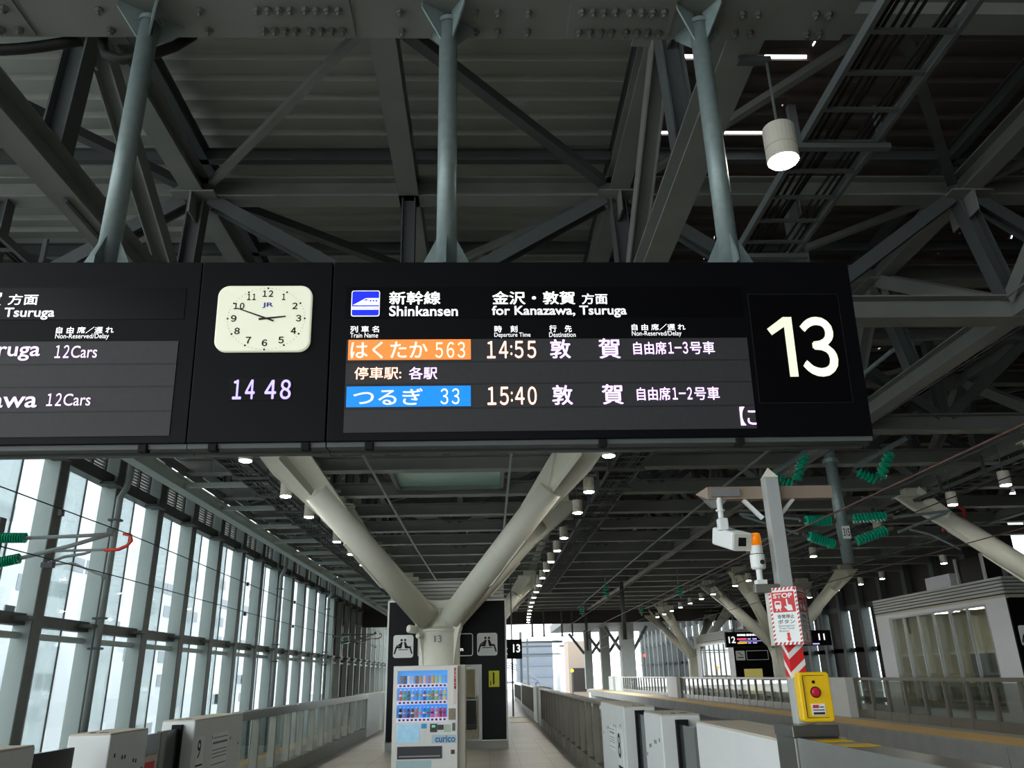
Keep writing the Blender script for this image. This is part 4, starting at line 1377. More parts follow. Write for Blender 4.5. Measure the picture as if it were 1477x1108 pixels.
def fence(x, sgn, ya, yb, label, ztop=1.2, pitch=1.05, railm=None, dark=None, rh=0.13):
    t = thing('glass_fence', label, 'fence', (x, ya, 0))
    xa, xb = (x, x + 0.16) if sgn > 0 else (x - 0.16, x)
    rm = railm or STAIN
    MB().box(xa, xb, ya, yb, ztop - rh, ztop).build('top_rail', rm, t, bevel=0.006)
    MB().box(xa + 0.02, xb - 0.02, ya, yb, 0.0, 0.26).build('kick_plate', dark or STAIND, t)
    n = max(1, round((yb - ya) / pitch))
    for i in range(n + 1):
        y = ya + 0.04 + (yb - ya - 0.08) * i / n
        MB().box(xa + 0.01, xb - 0.04, y - 0.035, y + 0.035, 0.0, ztop - rh + 0.01).build('post', dark or STAIND, t)
    xm = (xa + xb) / 2 + sgn * 0.02
    MB().box(xm - 0.006, xm + 0.006, ya, yb, 0.26, ztop - 0.13).build('glass_panel', GLASSG, t)
    return t


XL, XR = -3.58, 1.70
gate_box(XL, -1, 4.9, 6.9, 'beige topped white platform gate housing at the bottom corner under the left departure board', None, 1.17, (6.9, 7.9))
gate_box(XL, -1, 8.22, 9.1, 'narrow white platform gate housing between two dark gate doors beside the glass wall', None, 1.17, (9.1, 9.9))
gate_box(XL, -1, 10.5, 12.5, 'wide white platform gate housing with the 9 notice', None, 1.18, (9.92, 10.5), (('9', 10.62, 10.9, 0.62, 0.98), ('lines', 11.2, 11.85, 0.55, 0.98)))
nt2 = thing('door_notice', 'pale warning notice stuck on the dark gate door beside the 9 notice', 'notice', (XL - 0.165, 9.3, 0.6))
MB().box(XL - 0.168, XL - 0.163, 9.2, 9.85, 0.5, 0.86).build('sheet', mat('notice_cream', rgb(222, 206, 190), 0.6), nt2)
q = MB()
q.box(XL - 0.162, XL - 0.160, 9.52, 9.78, 0.72, 0.80)
q.build('red_print', RED, nt2)
q = MB()
q.tube([(XL - 0.161, 9.27, 0.62), (XL - 0.161, 9.33, 0.74), (XL - 0.161, 9.42, 0.70)], 0.02, 6)
q.build('hand_symbol', INK, nt2)
fence(XL, -1, 12.5, 25.1, 'stainless rail and glass fence along the left platform edge beside the glass wall', 1.19)
gate_box(XL, -1, 25.1, 27.8, 'white platform gate housing at the far end of the left glass fence', None, 1.18)
gate_box(XL, -1, 28.6, 30.2, 'white platform gate housing half hidden behind the black waiting room', None, 1.18)

gate_box(XR, 1, 4.98, 6.98, 'widest white platform gate housing, beside the steel post with the yellow emergency box', None, 1.22, (6.98, 7.75), (('13', 6.2, 6.75, 0.35, 0.78),))
gate_box(XR, 1, 8.41, 9.31, 'narrow white platform gate housing between two dark doors on the right platform edge', None, 1.21, (7.76, 8.40))
gate_box(XR, 1, 10.7, 12.85, 'white platform gate housing with blue printed notices at the end of the right glass fence', None, 1.21, (9.35, 10.7), (('lines', 11.55, 12.05, 0.62, 0.92), ('8', 10.9, 11.35, 0.42, 0.92)))
fence(XR, 1, 12.85, 27.9, 'long glass and steel fence along the right platform edge', 1.2, 1.05, BRONZE, BRONZE, 0.05)
gate_box(XR, 1, 27.9, 29.0, 'white platform gate housing beside the nearer yellow floor mark, right platform edge', None, 1.21)
gate_box(XR, 1, 30.2, 32.3, 'white platform gate housing beside the farther yellow floor mark, right platform edge', None, 1.21, (29.0, 30.2))
fence(XR, 1, 32.3, 44.0, 'glass and steel fence beyond the far white gates on our platform', 1.2, 1.05, BRONZE, BRONZE, 0.05)
gate_box(XR + 0.05, 1, 44.0, 46.0, 'small distant white platform gate housing beside the pole of the far 13 sign', None, 1.21)
fence(XR + 0.1, 1, 46.0, 60.0, 'farthest glass fence on our platform, near the open end of the roof', 1.2)
# opposite platform gates
XO = 13.0
fence(XO, -1, 12.0, 29.2, 'steel and glass fence in front of the opposite waiting room windows', 1.3, 1.15, BRONZE, BRONZE, 0.1)
gate_box(XO, -1, 29.3, 32.0, 'white platform gate housing on the opposite platform, behind the yellow emergency box', None, 1.3, (32.0, 34.2))
gate_box(XO, -1, 34.2, 34.6, 'slim white gate post on the opposite platform, seen left of the emergency box', None, 1.3)
fence(XO, -1, 34.6, 56.0, 'long dark barred fence along the opposite platform', 1.3, 1.1, BRONZE, BRONZE, 0.1)
gate_box(XO, -1, 56.0, 59.0, 'grey white platform gate housing halfway along the opposite fence', None, 1.32)
fence(XO, -1, 59.0, 80.0, 'distant dark barred fence of the opposite platform', 1.32, 1.2, BRONZE, BRONZE, 0.1)
gate_box(XO + 0.1, -1, 80.5, 84.0, 'small distant white gate housing on the opposite platform, nearer one of a pair', None, 1.34)
gate_box(XO + 0.1, -1, 85.5, 88.5, 'small distant white gate housing on the opposite platform, farther one of a pair', None, 1.36)

# ------------------------------------------------------------------ steel post with camera, beacon, stop sign, emergency box
PX, PY = 1.79, 4.82
base = thing('gate_post_base', 'stainless steel pedestal under the yellow emergency box', 'pedestal', (PX, PY, 0))
MB().box(1.67, 1.92, 4.66, 4.95, 0.0, 1.25).build('pedestal_body', PEDE, base, bevel=0.005)
MB().box(1.665, 1.925, 4.655, 4.955, 1.25, 1.31).build('pedestal_cap', PEDE, base, bevel=0.004)
rl = thing('rail_fence', 'stainless steel barrier with yellow reflections painted on its flat rail at the bottom corner', 'barrier', (1.8, 3.0, 0))
MB().box(1.70, 1.90, 0.9, 4.655, 1.205, 1.245).build('rail_top', PEDE, rl)
MB().box(1.685, 1.70, 0.9, 4.655, 1.08, 1.25).build('rail_front', mat('brushed_rail_face', rgb(176, 178, 174), 0.35, 0.8, noise=0.08, scale=3), rl)
ym = MB()
for y in (4.1, 4.4):
    ym.box(1.705, 1.89, y, y + 0.13, 1.245, 1.248)
ym.build('painted_reflection', YEL, rl)  # yellow reflections on the rail, painted as flat strips
for y in (1.2, 2.3, 3.4, 4.5):
    MB().box(1.72, 1.78, y - 0.04, y + 0.04, 0, 1.205).build('post', STAIND, rl)
MB().box(1.745, 1.755, 0.9, 4.655, 0.05, 1.08).build('glass_panel', GLASSG, rl)

post = thing('camera_post', 'square white post with a pointed cap and a cross arm, right of the column', 'post', (PX, PY, 1.31))
w = 0.042
MB().box(PX - w, PX + w, PY - w, PY + w, 1.31, 2.74).build('shaft', POSTG, post, bevel=0.003)
MB().add([(PX - w - 0.002, PY - w - 0.002, 2.74), (PX + w + 0.002, PY - w - 0.002, 2.74), (PX + w + 0.002, PY + w + 0.002, 2.74), (PX - w - 0.002, PY + w + 0.002, 2.74), (PX, PY, 2.81)], [(3, 2, 1, 0), (0, 1, 4), (1, 2, 4), (2, 3, 4), (3, 0, 4)]).build('pointed_cap', CREAM, post)
arm = MB()
arm.box(1.40, 2.20, PY + w, PY + w + 0.07, 2.62, 2.70)
arm.add([(1.40, PY + w, 2.62), (1.40, PY + w + 0.07, 2.62), (1.40, PY + w + 0.07, 2.70), (1.40, PY + w, 2.70), (1.33, PY + w + 0.035, 2.66)], [(0, 1, 2, 3), (0, 4, 1), (1, 4, 2), (2, 4, 3), (3, 4, 0)])
arm.build('cross_arm', mat('arm_taupe', rgb(150, 134, 118), 0.45), post)
for sg in (-1, 1):
    MB().bar((PX + sg * 0.05, PY + w + 0.03, 2.5), (PX + sg * 0.16, PY + w + 0.03, 2.62), 0.03, 0.02).build('arm_brace', WHITE, post)
MB().box(1.42, 1.60, PY + w - 0.02, PY + w, 2.635, 2.685).build('terminal_box', SILVER, post)
stp = MB()
stp.box(PX - w - 0.002, PX + w + 0.002, PY - w - 0.002, PY + w + 0.002, 1.56, 1.74)
sleeve = stp.build('striped_sleeve', RED, post)
sm = MB()
for z in (1.55, 1.655):
    for (xa, ya, xb, yb) in ((PX - w - 0.004, PY - w - 0.004, PX + w + 0.004, PY - w - 0.004),):
        sm.add([(xa, ya, z), (xb, yb, z + 0.075), (xb, yb, z + 0.11), (xa, ya, z + 0.035)], [(0, 1, 2, 3)])
    sm.add([(PX - w - 0.004, PY + w, z + 0.075), (PX - w - 0.004, PY - w - 0.004, z), (PX - w - 0.004, PY - w - 0.004, z + 0.035), (PX - w - 0.004, PY + w, z + 0.11)], [(0, 1, 2, 3)])
sm.build('white_stripe', WHITE, sleeve)

cam_t = thing('security_camera', 'white box security camera hanging from the cross arm of the post', 'camera', (1.475, 4.86, 2.6))
MB().cyl((1.47, 4.87, 2.63), (1.47, 4.87, 2.50), 0.017, 12).build('drop_tube', WHITE, cam_t)
MB().cyl((1.47, 4.87, 2.555), (1.47, 4.87, 2.545), 0.028, 12).build('tube_collar', WHITE, cam_t)
fl = MB().plate([(-0.07, 0), (0.07, 0), (0.03, -0.05), (-0.02, -0.05)], -0.02, 0.02, Matrix.Translation((1.45, 4.895, 2.62))).build('mount_plate', SILVER, cam_t)
MB().box(1.445, 1.505, 4.84, 4.90, 2.425, 2.50).build('swivel_block', WHITE, cam_t, bevel=0.008)
CM = Matrix.Translation((1.548, 4.76, 2.335)) @ Matrix.Rotation(math.radians(10), 4, 'Z') @ Matrix.Rotation(math.radians(17), 4, 'X')
hb = MB()
hb.plate(rrect(-0.063, 0.063, -0.055, 0.055, 0.014, 3), 0.0, 0.27, CM)
hb.build('camera_housing', WHITE, cam_t)
fr_ = MB()
fr_.plate(rrect(-0.055, 0.055, -0.047, 0.047, 0.01, 3), -0.004, 0.0, CM)
fr_.build('front_plate', CREAM, cam_t)
fr_ = MB()
fr_.box(-0.026, 0.024, -0.007, -0.004, -0.026, 0.026, CM)
fr_.build('lens_window', SEAM, cam_t)

bc = thing('warning_beacon', 'orange topped warning beacon on a bracket beside the white post', 'beacon', (1.64, 4.8, 2.08))
MB().lathe((1.643, 4.8, 2.315), (0, 0, 1), [(0.036, 0), (0.035, 0.06), (0.03, 0.075)], 18).build('amber_dome', ORANGE, bc, smooth=True)
MB().lathe((1.643, 4.8, 2.175), (0, 0, 1), [(0.036, 0), (0.044, 0.01), (0.044, 0.085), (0.038, 0.088), (0.038, 0.098), (0.038, 0.14)], 18).build('beacon_body', WHITE, bc)
MB().cyl((1.643, 4.8, 2.255), (1.643, 4.8, 2.266), 0.0395, 18).build('black_band', INK, bc)
MB().cyl((1.655, 4.75, 2.212), (1.655, 4.765, 2.212), 0.014, 12).build('switch', INK, bc)
MB().cyl((1.643, 4.8, 2.1), (1.643, 4.8, 2.178), 0.018, 12).build('stem', WHITE, bc)
MB().box(1.60, 1.75, 4.775, 4.825, 2.035, 2.085).build('bracket_arm', STAIND, bc, bevel=0.003)
MB().box(1.615, 1.675, 4.77, 4.83, 2.085, 2.11).build('bracket_foot', WHITE, bc)

# V shaped stop sign
stop = thing('stop_sign', 'red and white STOP emergency button sign folded around the post', 'sign', (PX, PY, 1.72))
SZ0, SZ1 = 1.735, 2.06
corner = Vector((PX + 0.02, PY - 0.13, 0))
for nm, ang, wd in (('left', math.radians(-45 - 0), 0.165), ('right', math.radians(45), 0.165)):
    # panel frame: u along the panel from the corner outwards, v up, n towards the viewer
    if nm == 'left':
        U = Vector((-0.86, 0.5, 0)).normalized()
        U = Vector((-0.80, 0.60, 0)).normalized()
    else:
        U = Vector((0.60, 0.80, 0)).normalized()
    N = Vector((0, 0, 1)).cross(U) if nm == 'right' else U.cross(Vector((0, 0, 1)))
    if N.y > 0:
        N = -N
    sgn_ = -1 if nm == 'left' else 1      # direction in which text runs (image left to right)
    X0 = corner + (U * wd if nm == 'left' else Vector((0, 0, 0)))
    XV = -U if nm == 'left' else U
    # local frame: x = XV, y = -N (away from the viewer), z up ; relative to thing location
    Mx = Matrix(((XV.x, -N.x, 0, X0.x - PX), (XV.y, -N.y, 0, X0.y - PY), (0, 0, 1, -1.72), (0, 0, 0, 1)))
    pl = MB().box(-0.022 if nm == 'left' else 0, wd if nm == 'left' else wd + 0.022, 0, 0.006, SZ0, SZ1, Mx).build('panel', STAIND, stop, local=True)
    MB().box(0.0, wd, -0.001, 0, SZ0, SZ1, Mx).build('white_sheet', WHITE, pl, local=True)
    MB().box(0.016, wd - 0.016, -0.002, -0.001, SZ1 - 0.142, SZ1 - 0.026, Mx).build('red_field', STOPR, pl, local=True)
    hz = MB()
    m_ = 0.012
    n_ = 14
    for i in range(n_):
        z = SZ0 + (SZ1 - SZ0) * i / n_
        for xa in (0.0, wd - m_):
            hz.add([Mx @ Vector(p) for p in ((xa, -0.0015, z), (xa + m_, -0.0015, z + 0.008), (xa + m_, -0.0015, z + 0.019), (xa, -0.0015, z + 0.011))], [(0, 1, 2, 3)])
    for i in range(7):
        x = wd * i / 7
        for za in (SZ0, SZ1 - 0.016):
            hz.add([Mx @ Vector(p) for p in ((x, -0.0015, za), (x + 0.012, -0.0015, za), (x + 0.021, -0.0015, za + 0.016), (x + 0.009, -0.0015, za + 0.016))], [(0, 1, 2, 3)])
    hz.build('hazard_border', STOPR, pl, local=True)
    text('stop_word', 'STOP', pl, (0.026, SZ1 - 0.062, wd - 0.026, SZ1 - 0.034), -0.003, WHITE, 0.03, None, Mx)
    sy = MB()
    sy.plate(rrect(0.03, 0.068, SZ1 - 0.122, SZ1 - 0.078, 0.008, 3), -0.003, -0.002, Mx)
    sy.plate([(0.034, SZ1 - 0.134), (0.04, SZ1 - 0.134), (0.045, SZ1 - 0.122), (0.039, SZ1 - 0.122)], -0.003, -0.002, Mx)
    sy.plate([(0.058, SZ1 - 0.134), (0.064, SZ1 - 0.134), (0.060, SZ1 - 0.122), (0.054, SZ1 - 0.122)], -0.003, -0.002, Mx)
    sy.plate([(0.098, SZ1 - 0.068), (0.106, SZ1 - 0.068), (0.108, SZ1 - 0.098), (0.128, SZ1 - 0.104), (0.132, SZ1 - 0.134), (0.104, SZ1 - 0.134), (0.085, SZ1 - 0.112), (0.09, SZ1 - 0.106), (0.100, SZ1 - 0.114)], -0.003, -0.002, Mx)
    sy.build('train_and_hand', WHITE, pl, local=True)
    tw = MB().box(0.036, 0.062, -0.0035, -0.003, SZ1 - 0.098, SZ1 - 0.085, Mx).build('train_window', STOPR, pl, local=True)
    text('instruction', '非常停止', pl, (0.036, SZ1 - 0.178, wd - 0.03, SZ1 - 0.155), -0.002, INK, 0.02, None, Mx)
    text('instruction', 'ボタン', pl, (0.036, SZ1 - 0.207, wd - 0.03, SZ1 - 0.184), -0.002, INK, 0.02, None, Mx)
    text('instruction', 'Emergency\nTrain Stop\nButton', pl, (0.036, SZ1 - 0.252, wd - 0.035, SZ1 - 0.213), -0.002, GREYINK, 0.01, None, Mx)
    ar = MB()
    c_ = wd / 2 + 0.005
    ar.plate([(c_ - 0.008, SZ1 - 0.257), (c_ + 0.008, SZ1 - 0.257), (c_ + 0.008, SZ1 - 0.29), (c_ + 0.015, SZ1 - 0.29), (c_, SZ1 - 0.307), (c_ - 0.015, SZ1 - 0.29), (c_ - 0.008, SZ1 - 0.29)], -0.003, -0.002, Mx)
    ar.build('red_arrow', RED, pl, local=True)

eb = thing('emergency_button_box', 'yellow emergency stop box with a red button on the steel pedestal', 'emergency button', (1.84, 4.72, 1.32))
ex, ey = 1.842, 4.70
EM = Matrix.Translation((ex, ey, 0)) @ Matrix.Rotation(math.radians(-4), 4, 'Z')
EML = Matrix.Translation((-1.84, -4.72, -1.32)) @ EM
hb = MB()
hb.plate(rrect(-0.088, 0.088, 1.322, 1.585, 0.022, 4), 0.0, 0.10, EM)
hb.build('box_body', YEL, eb, bevel=0.008)
ring(-0.066, 0.066, 1.345, 1.568, 0.004, 0.0025, -0.004, 0.002).build('cover_line', INK, eb)
o = eb.children[-1]
o.location = (ex - 1.84, ey - 4.72, 0)
o.data.transform(Matrix.Translation((1.84, 4.72, 0)))
MB().cyl(EM @ Vector((0, -0.003, 1.478)), EM @ Vector((0, 0.005, 1.478)), 0.030, 20).build('button_ring', SEAM, eb)
MB().lathe(EM @ Vector((0, -0.001, 1.478)), EM.to_3x3() @ Vector((0, -1, 0)), [(0.025, 0), (0.024, 0.012), (0.015, 0.018)], 20).build('red_button', PINKB, eb, smooth=True)
MB().cyl(EM @ Vector((-0.005, -0.003, 1.532)), EM @ Vector((-0.005, 0.003, 1.532)), 0.009, 14).build('indicator_lamp', SEAM, eb)
st_ = MB().box(-0.035, 0.04, -0.003, 0.0, 1.358, 1.418, EM).build('instruction_sticker', WHITE, eb)
sp = MB()
sp.box(-0.028, 0.005, -0.0045, -0.003, 1.395, 1.412, EM)
sp.build('sticker_red_print', STOPR, st_)
sp = MB()
sp.box(-0.028, 0.034, -0.0045, -0.003, 1.362, 1.374, EM)
sp.box(0.010, 0.034, -0.0045, -0.003, 1.398, 1.403, EM)
sp.box(-0.028, 0.034, -0.0045, -0.003, 1.383, 1.388, EM)
sp.build('sticker_black_print', INK, st_)

# ------------------------------------------------------------------ overhead line equipment
def insulator(a, b, label, n=10, r=0.105, group=None, rod=0.0):
    a, b = Vector(a), Vector(b)
    L = (b - a).length
    d = (b - a).normalized()
    t = thing('insulator', label, 'insulator', tuple(a), group)
    prof = [(0.03, 0.0)]
    for i in range(n):
        s0 = L * (0.08 + 0.84 * i / n)
        s1 = L * (0.08 + 0.84 * (i + 1) / n)
        prof += [(0.04, s0), (r, s0 + (s1 - s0) * 0.3), (r, s0 + (s1 - s0) * 0.5), (0.04, s0 + (s1 - s0) * 0.8)]
    prof.append((0.03, L))
    MB().lathe(a, d, prof, 14).build('porcelain_discs', INSG, t, smooth=False)
    c = MB()
    c.cyl(a - d * 0.06, a + d * L * 0.08, 0.04, 10)
    c.cyl(b - d * L * 0.08, b + d * 0.06, 0.04, 10)
    if rod:
        c.cyl(a, a + Vector((0, 0, rod)), 0.02, 6)
    c.build('metal_cap', STAIND, t)
    return t


dp = thing('drop_post', 'grey tubular drop post with a white tag hanging over the middle tracks', 'post', (7.32, 16.0, 3.6))
MB().cyl((7.30, 16.0, 6.28), (7.34, 16.0, 3.6), 0.115, 20).build('tube', GALV, dp, smooth=True)
MB().cyl((7.305, 16.0, 5.78), (7.306, 16.0, 5.70), 0.16, 20).build('flange', GALV, dp)
MB().box(7.26, 7.42, 15.87, 15.885, 4.08, 4.34).build('number_tag', WHITE, dp)
text('tag_digits', '315', dp, (7.275 - 7.32, 4.13 - 3.6, 7.405 - 7.32, 4.29 - 3.6), -0.132, INK, 0.02)
GI = 'green insulators of the overhead line'
insulator((7.15, 16.0, 4.47), (6.48, 15.9, 4.47), 'green ribbed insulator left of the drop post, upper one of the near pair', group=GI)
insulator((7.15, 16.0, 3.97), (6.5, 15.9, 4.17), 'green ribbed insulator left of the drop post, lower one of the near pair', group=GI)
insulator((7.50, 16.0, 4.5), (8.32, 15.9, 4.54), 'green ribbed insulator right of the drop post, upper one of the far pair', group=GI)
insulator((7.50, 16.0, 4.02), (8.27, 15.9, 4.27), 'green ribbed insulator right of the drop post, lower one of the far pair', group=GI)
insulator((6.78, 15.95, 5.9), (6.44, 15.9, 5.25), 'large green disc insulator hanging from the left strut of the drop post', 5, 0.12, GI)
insulator((6.42, 15.9, 5.24), (5.96, 15.9, 5.38), 'green disc insulator ending the left hand string at the post cap', 5, 0.11, GI)
insulator((8.64, 15.95, 5.95), (8.22, 15.9, 5.27), 'large green disc insulator hanging from the right strut of the drop post', 5, 0.12, GI)
insulator((8.20, 15.9, 5.27), (7.76, 15.9, 5.50), 'green disc insulator ending the right hand string beside the drop post', 5, 0.11, GI)
for (a, b_, lab) in (((7.75, 15.9, 5.58), (9.0, 15.9, 6.2), 'steel strut rising to the roof right of the drop post'), ((5.95, 15.9, 5.45), (7.2, 15.9, 6.15), 'steel strut rising to the roof left of the drop post')):
    tag(MB().hbeam(a, b_, 0.12, 0.1, 0.015).build('strut', GALV), lab, 'strut')
for sg, x0_, lab in ((-1, 6.4, 'grey tube bracket arm reaching over the near track from the drop post'), (1, 8.38, 'grey tube bracket arm reaching over the far track from the drop post')):
    t = thing('overhead_bracket', lab, 'bracket', (x0_, 15.9, 4.2))
    MB().tube([(x0_, 15.9, 4.5), (x0_ + sg * 1.2, 15.9, 4.62)], 0.03, 8).build('top_tube', GALV, t)
    MB().tube([(x0_ + sg * 0.05, 15.9, 4.2), (x0_ + sg * 1.15, 15.9, 4.58)], 0.03, 8).build('brace_tube', GALV, t)
    MB().tube([(x0_ + sg * 0.3, 15.9, 4.25), (x0_ + sg * 0.7, 15.85, 4.12), (x0_ + sg * 1.2, 15.8, 3.82)], 0.022, 8).build('steady_arm', GALV, t)


def left_bracket(Y, lab, s=0):
    t = thing('overhead_bracket', lab, 'bracket', (-9.0, Y, 4.1))
    MB().tube([(-9.15, Y, 4.39), (-8.2, Y, 4.41), (-7.48, Y, 4.44)], 0.038, 10).build('top_tube', PIPE, t, smooth=True)
    MB().tube([(-9.2, Y, 4.0), (-8.3, Y, 4.22), (-7.6, Y, 4.43)], 0.042, 10).build('brace_tube', PIPE, t, smooth=True)
    MB().tube([(-8.6, Y, 4.12), (-7.6, Y, 4.13)], 0.026, 8).build('lower_tube', PIPE, t)
    MB().tube([(-7.62, Y, 4.12), (-7.35, Y, 4.13), (-7.2, Y, 4.2), (-7.12, Y, 4.3), (-7.16, Y, 4.41), (-7.3, Y, 4.44)], 0.034, 10).build('red_loop', REDT, t, smooth=True)
    MB().tube([(-8.75, Y, 3.86), (-8.4, Y, 4.0), (-8.0, Y, 4.06), (-7.9, Y, 4.1)], 0.03, 8).build('steady_tube', PIPE, t)
    MB().tube([(-8.6, Y, 3.85), (-8.2, Y, 3.88), (-7.7, Y, 3.66), (-7.5, Y, 3.6)], 0.02, 8).build('steady_arm', PIPE, t)
    c = MB()
    c.box(-8.8, -8.62, Y - 0.05, Y + 0.05, 3.8, 3.9)
    c.box(-7.62, -7.5, Y - 0.05, Y + 0.05, 4.42, 4.56)
    c.box(-7.58, -7.45, Y - 0.05, Y + 0.05, 3.55, 3.63)
    c.build('wire_clamp', STEELD, t)
    return t


left_bracket(16.0, 'grey tube bracket with a red loop end in front of the nearest glass panes')
insulator((-9.75, 16.0, 4.40), (-9.15, 16.0, 4.39), 'green ribbed insulator by the glass wall, upper one at the photo edge', group=GI)
insulator((-9.75, 16.0, 3.89), (-9.2, 16.0, 4.0), 'green ribbed insulator by the glass wall, lower one at the photo edge', group=GI)
ms = thing('wall_mast', 'steel bracket mast fixed to the glass wall beside the upper and lower green insulators', 'mast', (-9.7, 16, 3.5))
MB().box(-9.98, -9.72, 15.9, 16.1, 3.5, 4.8).build('mast_channel', STEELD, ms)
left_bracket(55.2, 'distant tube bracket with a red loop end beside the black waiting room')
insulator((-9.75, 55.2, 4.40), (-9.15, 55.2, 4.39), 'distant green insulator on the glass wall, upper one beside the dark box', group=GI)
insulator((-9.75, 55.2, 3.89), (-9.2, 55.2, 4.0), 'distant green insulator on the glass wall, lower one beside the dark box', group=GI)
ms = thing('wall_mast', 'distant grey mast box on the glass wall carrying the far bracket', 'mast', (-9.7, 55.2, 3.0))
MB().box(-9.94, -9.7, 54.9, 55.3, 2.9, 5.0).build('mast_channel', STEELD, ms)


def wire(x, z0, lab, sagspan=39.2, sag=0.12, r=0.011, m=WIRE, clamps=True, y0=-4.0):
    t = thing('overhead_wire', lab, 'wire', (x, 0, z0))
    pts = []
    y = y0
    while y < 90:
        u = ((y - 16.0) % sagspan) / sagspan
        pts.append((x + curve(y) * 0.6, y, z0 - sag * 4 * u * (1 - u)))
        y += 2.45
    MB().tube(pts, r, 6).build('strand', m, t)
    if clamps:
        c = MB()
        for yy in (13.2, 24, 30, 38, 44):
            c.box(x - 0.03, x + 0.03, yy - 0.05, yy + 0.05, z0 - 0.14, z0 - 0.04)
        c.build('clamps', WIRE, t)


wire(-7.1, 4.40, 'upper overhead wire in front of the glass wall')
wire(-7.1, 3.55, 'lower overhead wire in front of the glass wall', sag=0.05)
wire(5.2, 3.80, 'brown overhead contact wire crossing the drop post on the right', sag=0.03, r=0.014, m=COPPER, clamps=False)
wire(5.2, 4.75, 'upper overhead wire above the near right track', clamps=False)
wire(9.4, 3.85, 'overhead contact wire above the far right track', sag=0.03, m=COPPER, clamps=False)
wire(9.4, 4.8, 'upper overhead wire above the far right track', clamps=False)
for i, (px_, y) in enumerate(((5.6, 38.2), (9.1, 38.2), (5.7, 49.4), (9.3, 49.4))):
    insulator((px_, y, 5.6), (px_ + 0.05, y, 4.95), 'small green insulator under the far roof over middle tracks, %s of four' % ORD[i], 4, 0.16, GI, 0.72)
for i, (x, y) in enumerate(((7.3, 43.8), (7.6, 63.3))):
    t = thing('drop_post', 'dark drop post hanging from the far roof over the middle tracks, %s one' % ('nearer' if i == 0 else 'farther'), 'post', (x, y, 3.4))
    MB().cyl((x, y, 6.3), (x, y, 3.3), 0.11, 12).build('tube', STEELD, t, smooth=True)
for i in range(4):
    x = 3.4 + (0.0, 0.9, 2.3, 3.1)[i]
    t = thing('drop_post', 'short dark hanger at the open roof end, %s from the left above the far tracks' % ORD[i], 'post', (x, 63.3, 4.5), 'short hangers at the roof end')
    MB().cyl((x, 63.3, 6.33), (x, 63.3, 4.45), 0.07, 10).build('tube', STEELD, t)
    MB().box(x - 0.12, x + 0.12, 63.2, 63.4, 4.38, 4.46).build('shoe', STEELD, t)
# roof end fascia
struct(MB().box(-11, 23, 63.6, 63.9, 5.35, 9.6).build('trim_1', DARKW))

# ------------------------------------------------------------------ far signs on the platforms
s13 = thing('platform_sign', 'small black hanging 13 sign beyond the waiting room', 'platform sign', (0.4, 35, 2.3))
MB().box(-1.2, 1.42, 35.0, 35.5, 2.28, 3.06).build('sign_body', BLACKP, s13)
text('sign_number', '13', s13, (1.04 - 0.4, 2.53 - 2.3, 1.34 - 0.4, 2.86 - 2.3), -0.005, TXTW, 0.02)
l_ = MB()
for z in (2.45, 2.66):
    l_.box(0.45, 0.80, 34.99, 35.0, z, z + 0.05)
l_.build('led_lines', LEDC, s13)
MB().cyl((1.0, 35.4, 3.06), (1.0, 35.4, 6.31), 0.03, 8).build('hanger_rod', STEELD, s13)
tag(MB().cyl((1.02, 35.9, 0), (1.02, 35.9, 2.3), 0.04, 8).build('thin_post', STEELD), 'thin dark post standing under the small 13 sign', 'post')
s12 = thing('platform_sign', 'wide black hanging sign with 12 and 11 over the opposite platform', 'platform sign', (13.1, 45, 2.8))
MB().box(13.05, 18.95, 45.0, 45.25, 2.82, 3.62).build('sign_body', BLACKP, s12)
text('sign_number', '12', s12, (0.12, 0.24, 0.50, 0.58), -0.005, TXTW, 0.02)
text('sign_number', '11', s12, (5.15, 0.30, 5.50, 0.64), -0.005, TXTW, 0.02)
text('sign_header', '新幹線 東京方面', s12, (0.62, 0.60, 1.75, 0.70), -0.005, TXTW, 0.03)
q = MB()
q.box(13.70, 14.22, 44.99, 45.0, 3.20, 3.28)
q.build('pink_led_row', mat('led_pink', rgb(255, 90, 130), 0.5, emit=1.0), s12)
q = MB()
q.box(13.70, 14.22, 44.99, 45.0, 3.00, 3.07)
q.build('amber_led_row', mat('led_amber', rgb(255, 190, 70), 0.5, emit=1.0), s12)
q = MB()
q.box(14.28, 14.45, 44.99, 45.0, 3.20, 3.27)
q.box(14.55, 14.78, 44.99, 45.0, 3.20, 3.27)
q.box(14.95, 15.1, 44.99, 45.0, 3.22, 3.26)
q.box(13.8, 15.35, 44.99, 45.0, 3.11, 3.14)
q.box(14.28, 14.45, 44.99, 45.0, 3.00, 3.06)
q.box(14.55, 14.78, 44.99, 45.0, 3.00, 3.06)
q.box(17.75, 18.25, 44.99, 45.0, 2.88, 2.94)
q.build('violet_led_text', LEDC, s12)
MB().box(13.5, 18.5, 45.05, 45.15, 6.12, 6.2).build('hanger_beam', STEELD, s12)
for x in (13.6, 18.4):
    MB().box(x - 0.05, x + 0.05, 43.7, 46.7, 6.2, 6.305).build('hanger_beam', STEELD, s12)
    MB().cyl((x, 45.1, 3.62), (x, 45.1, 6.13), 0.05, 8).build('hanger_rod', STEELD, s12)

# ------------------------------------------------------------------ beyond the open roof end
def braced_column(x, y, w_, lab):
    t = thing('viaduct_column', lab, 'column', (x, y, -1.6), 'heavy columns beyond the roof end')
    MB().box(x - w_ / 2, x + w_ / 2, y - w_ / 2, y + w_ / 2, -1.6 if x < 11 else 0, 6.4).build('shaft', STEEL, t, bevel=0.03)
    for sg in (-1, 1):
        MB().bar((x + sg * w_ * 0.5, y, 3.9), (x + sg * 2.2, y, 6.2), 0.25, 0.3).build('knee_brace', STEELD, t)
    return t


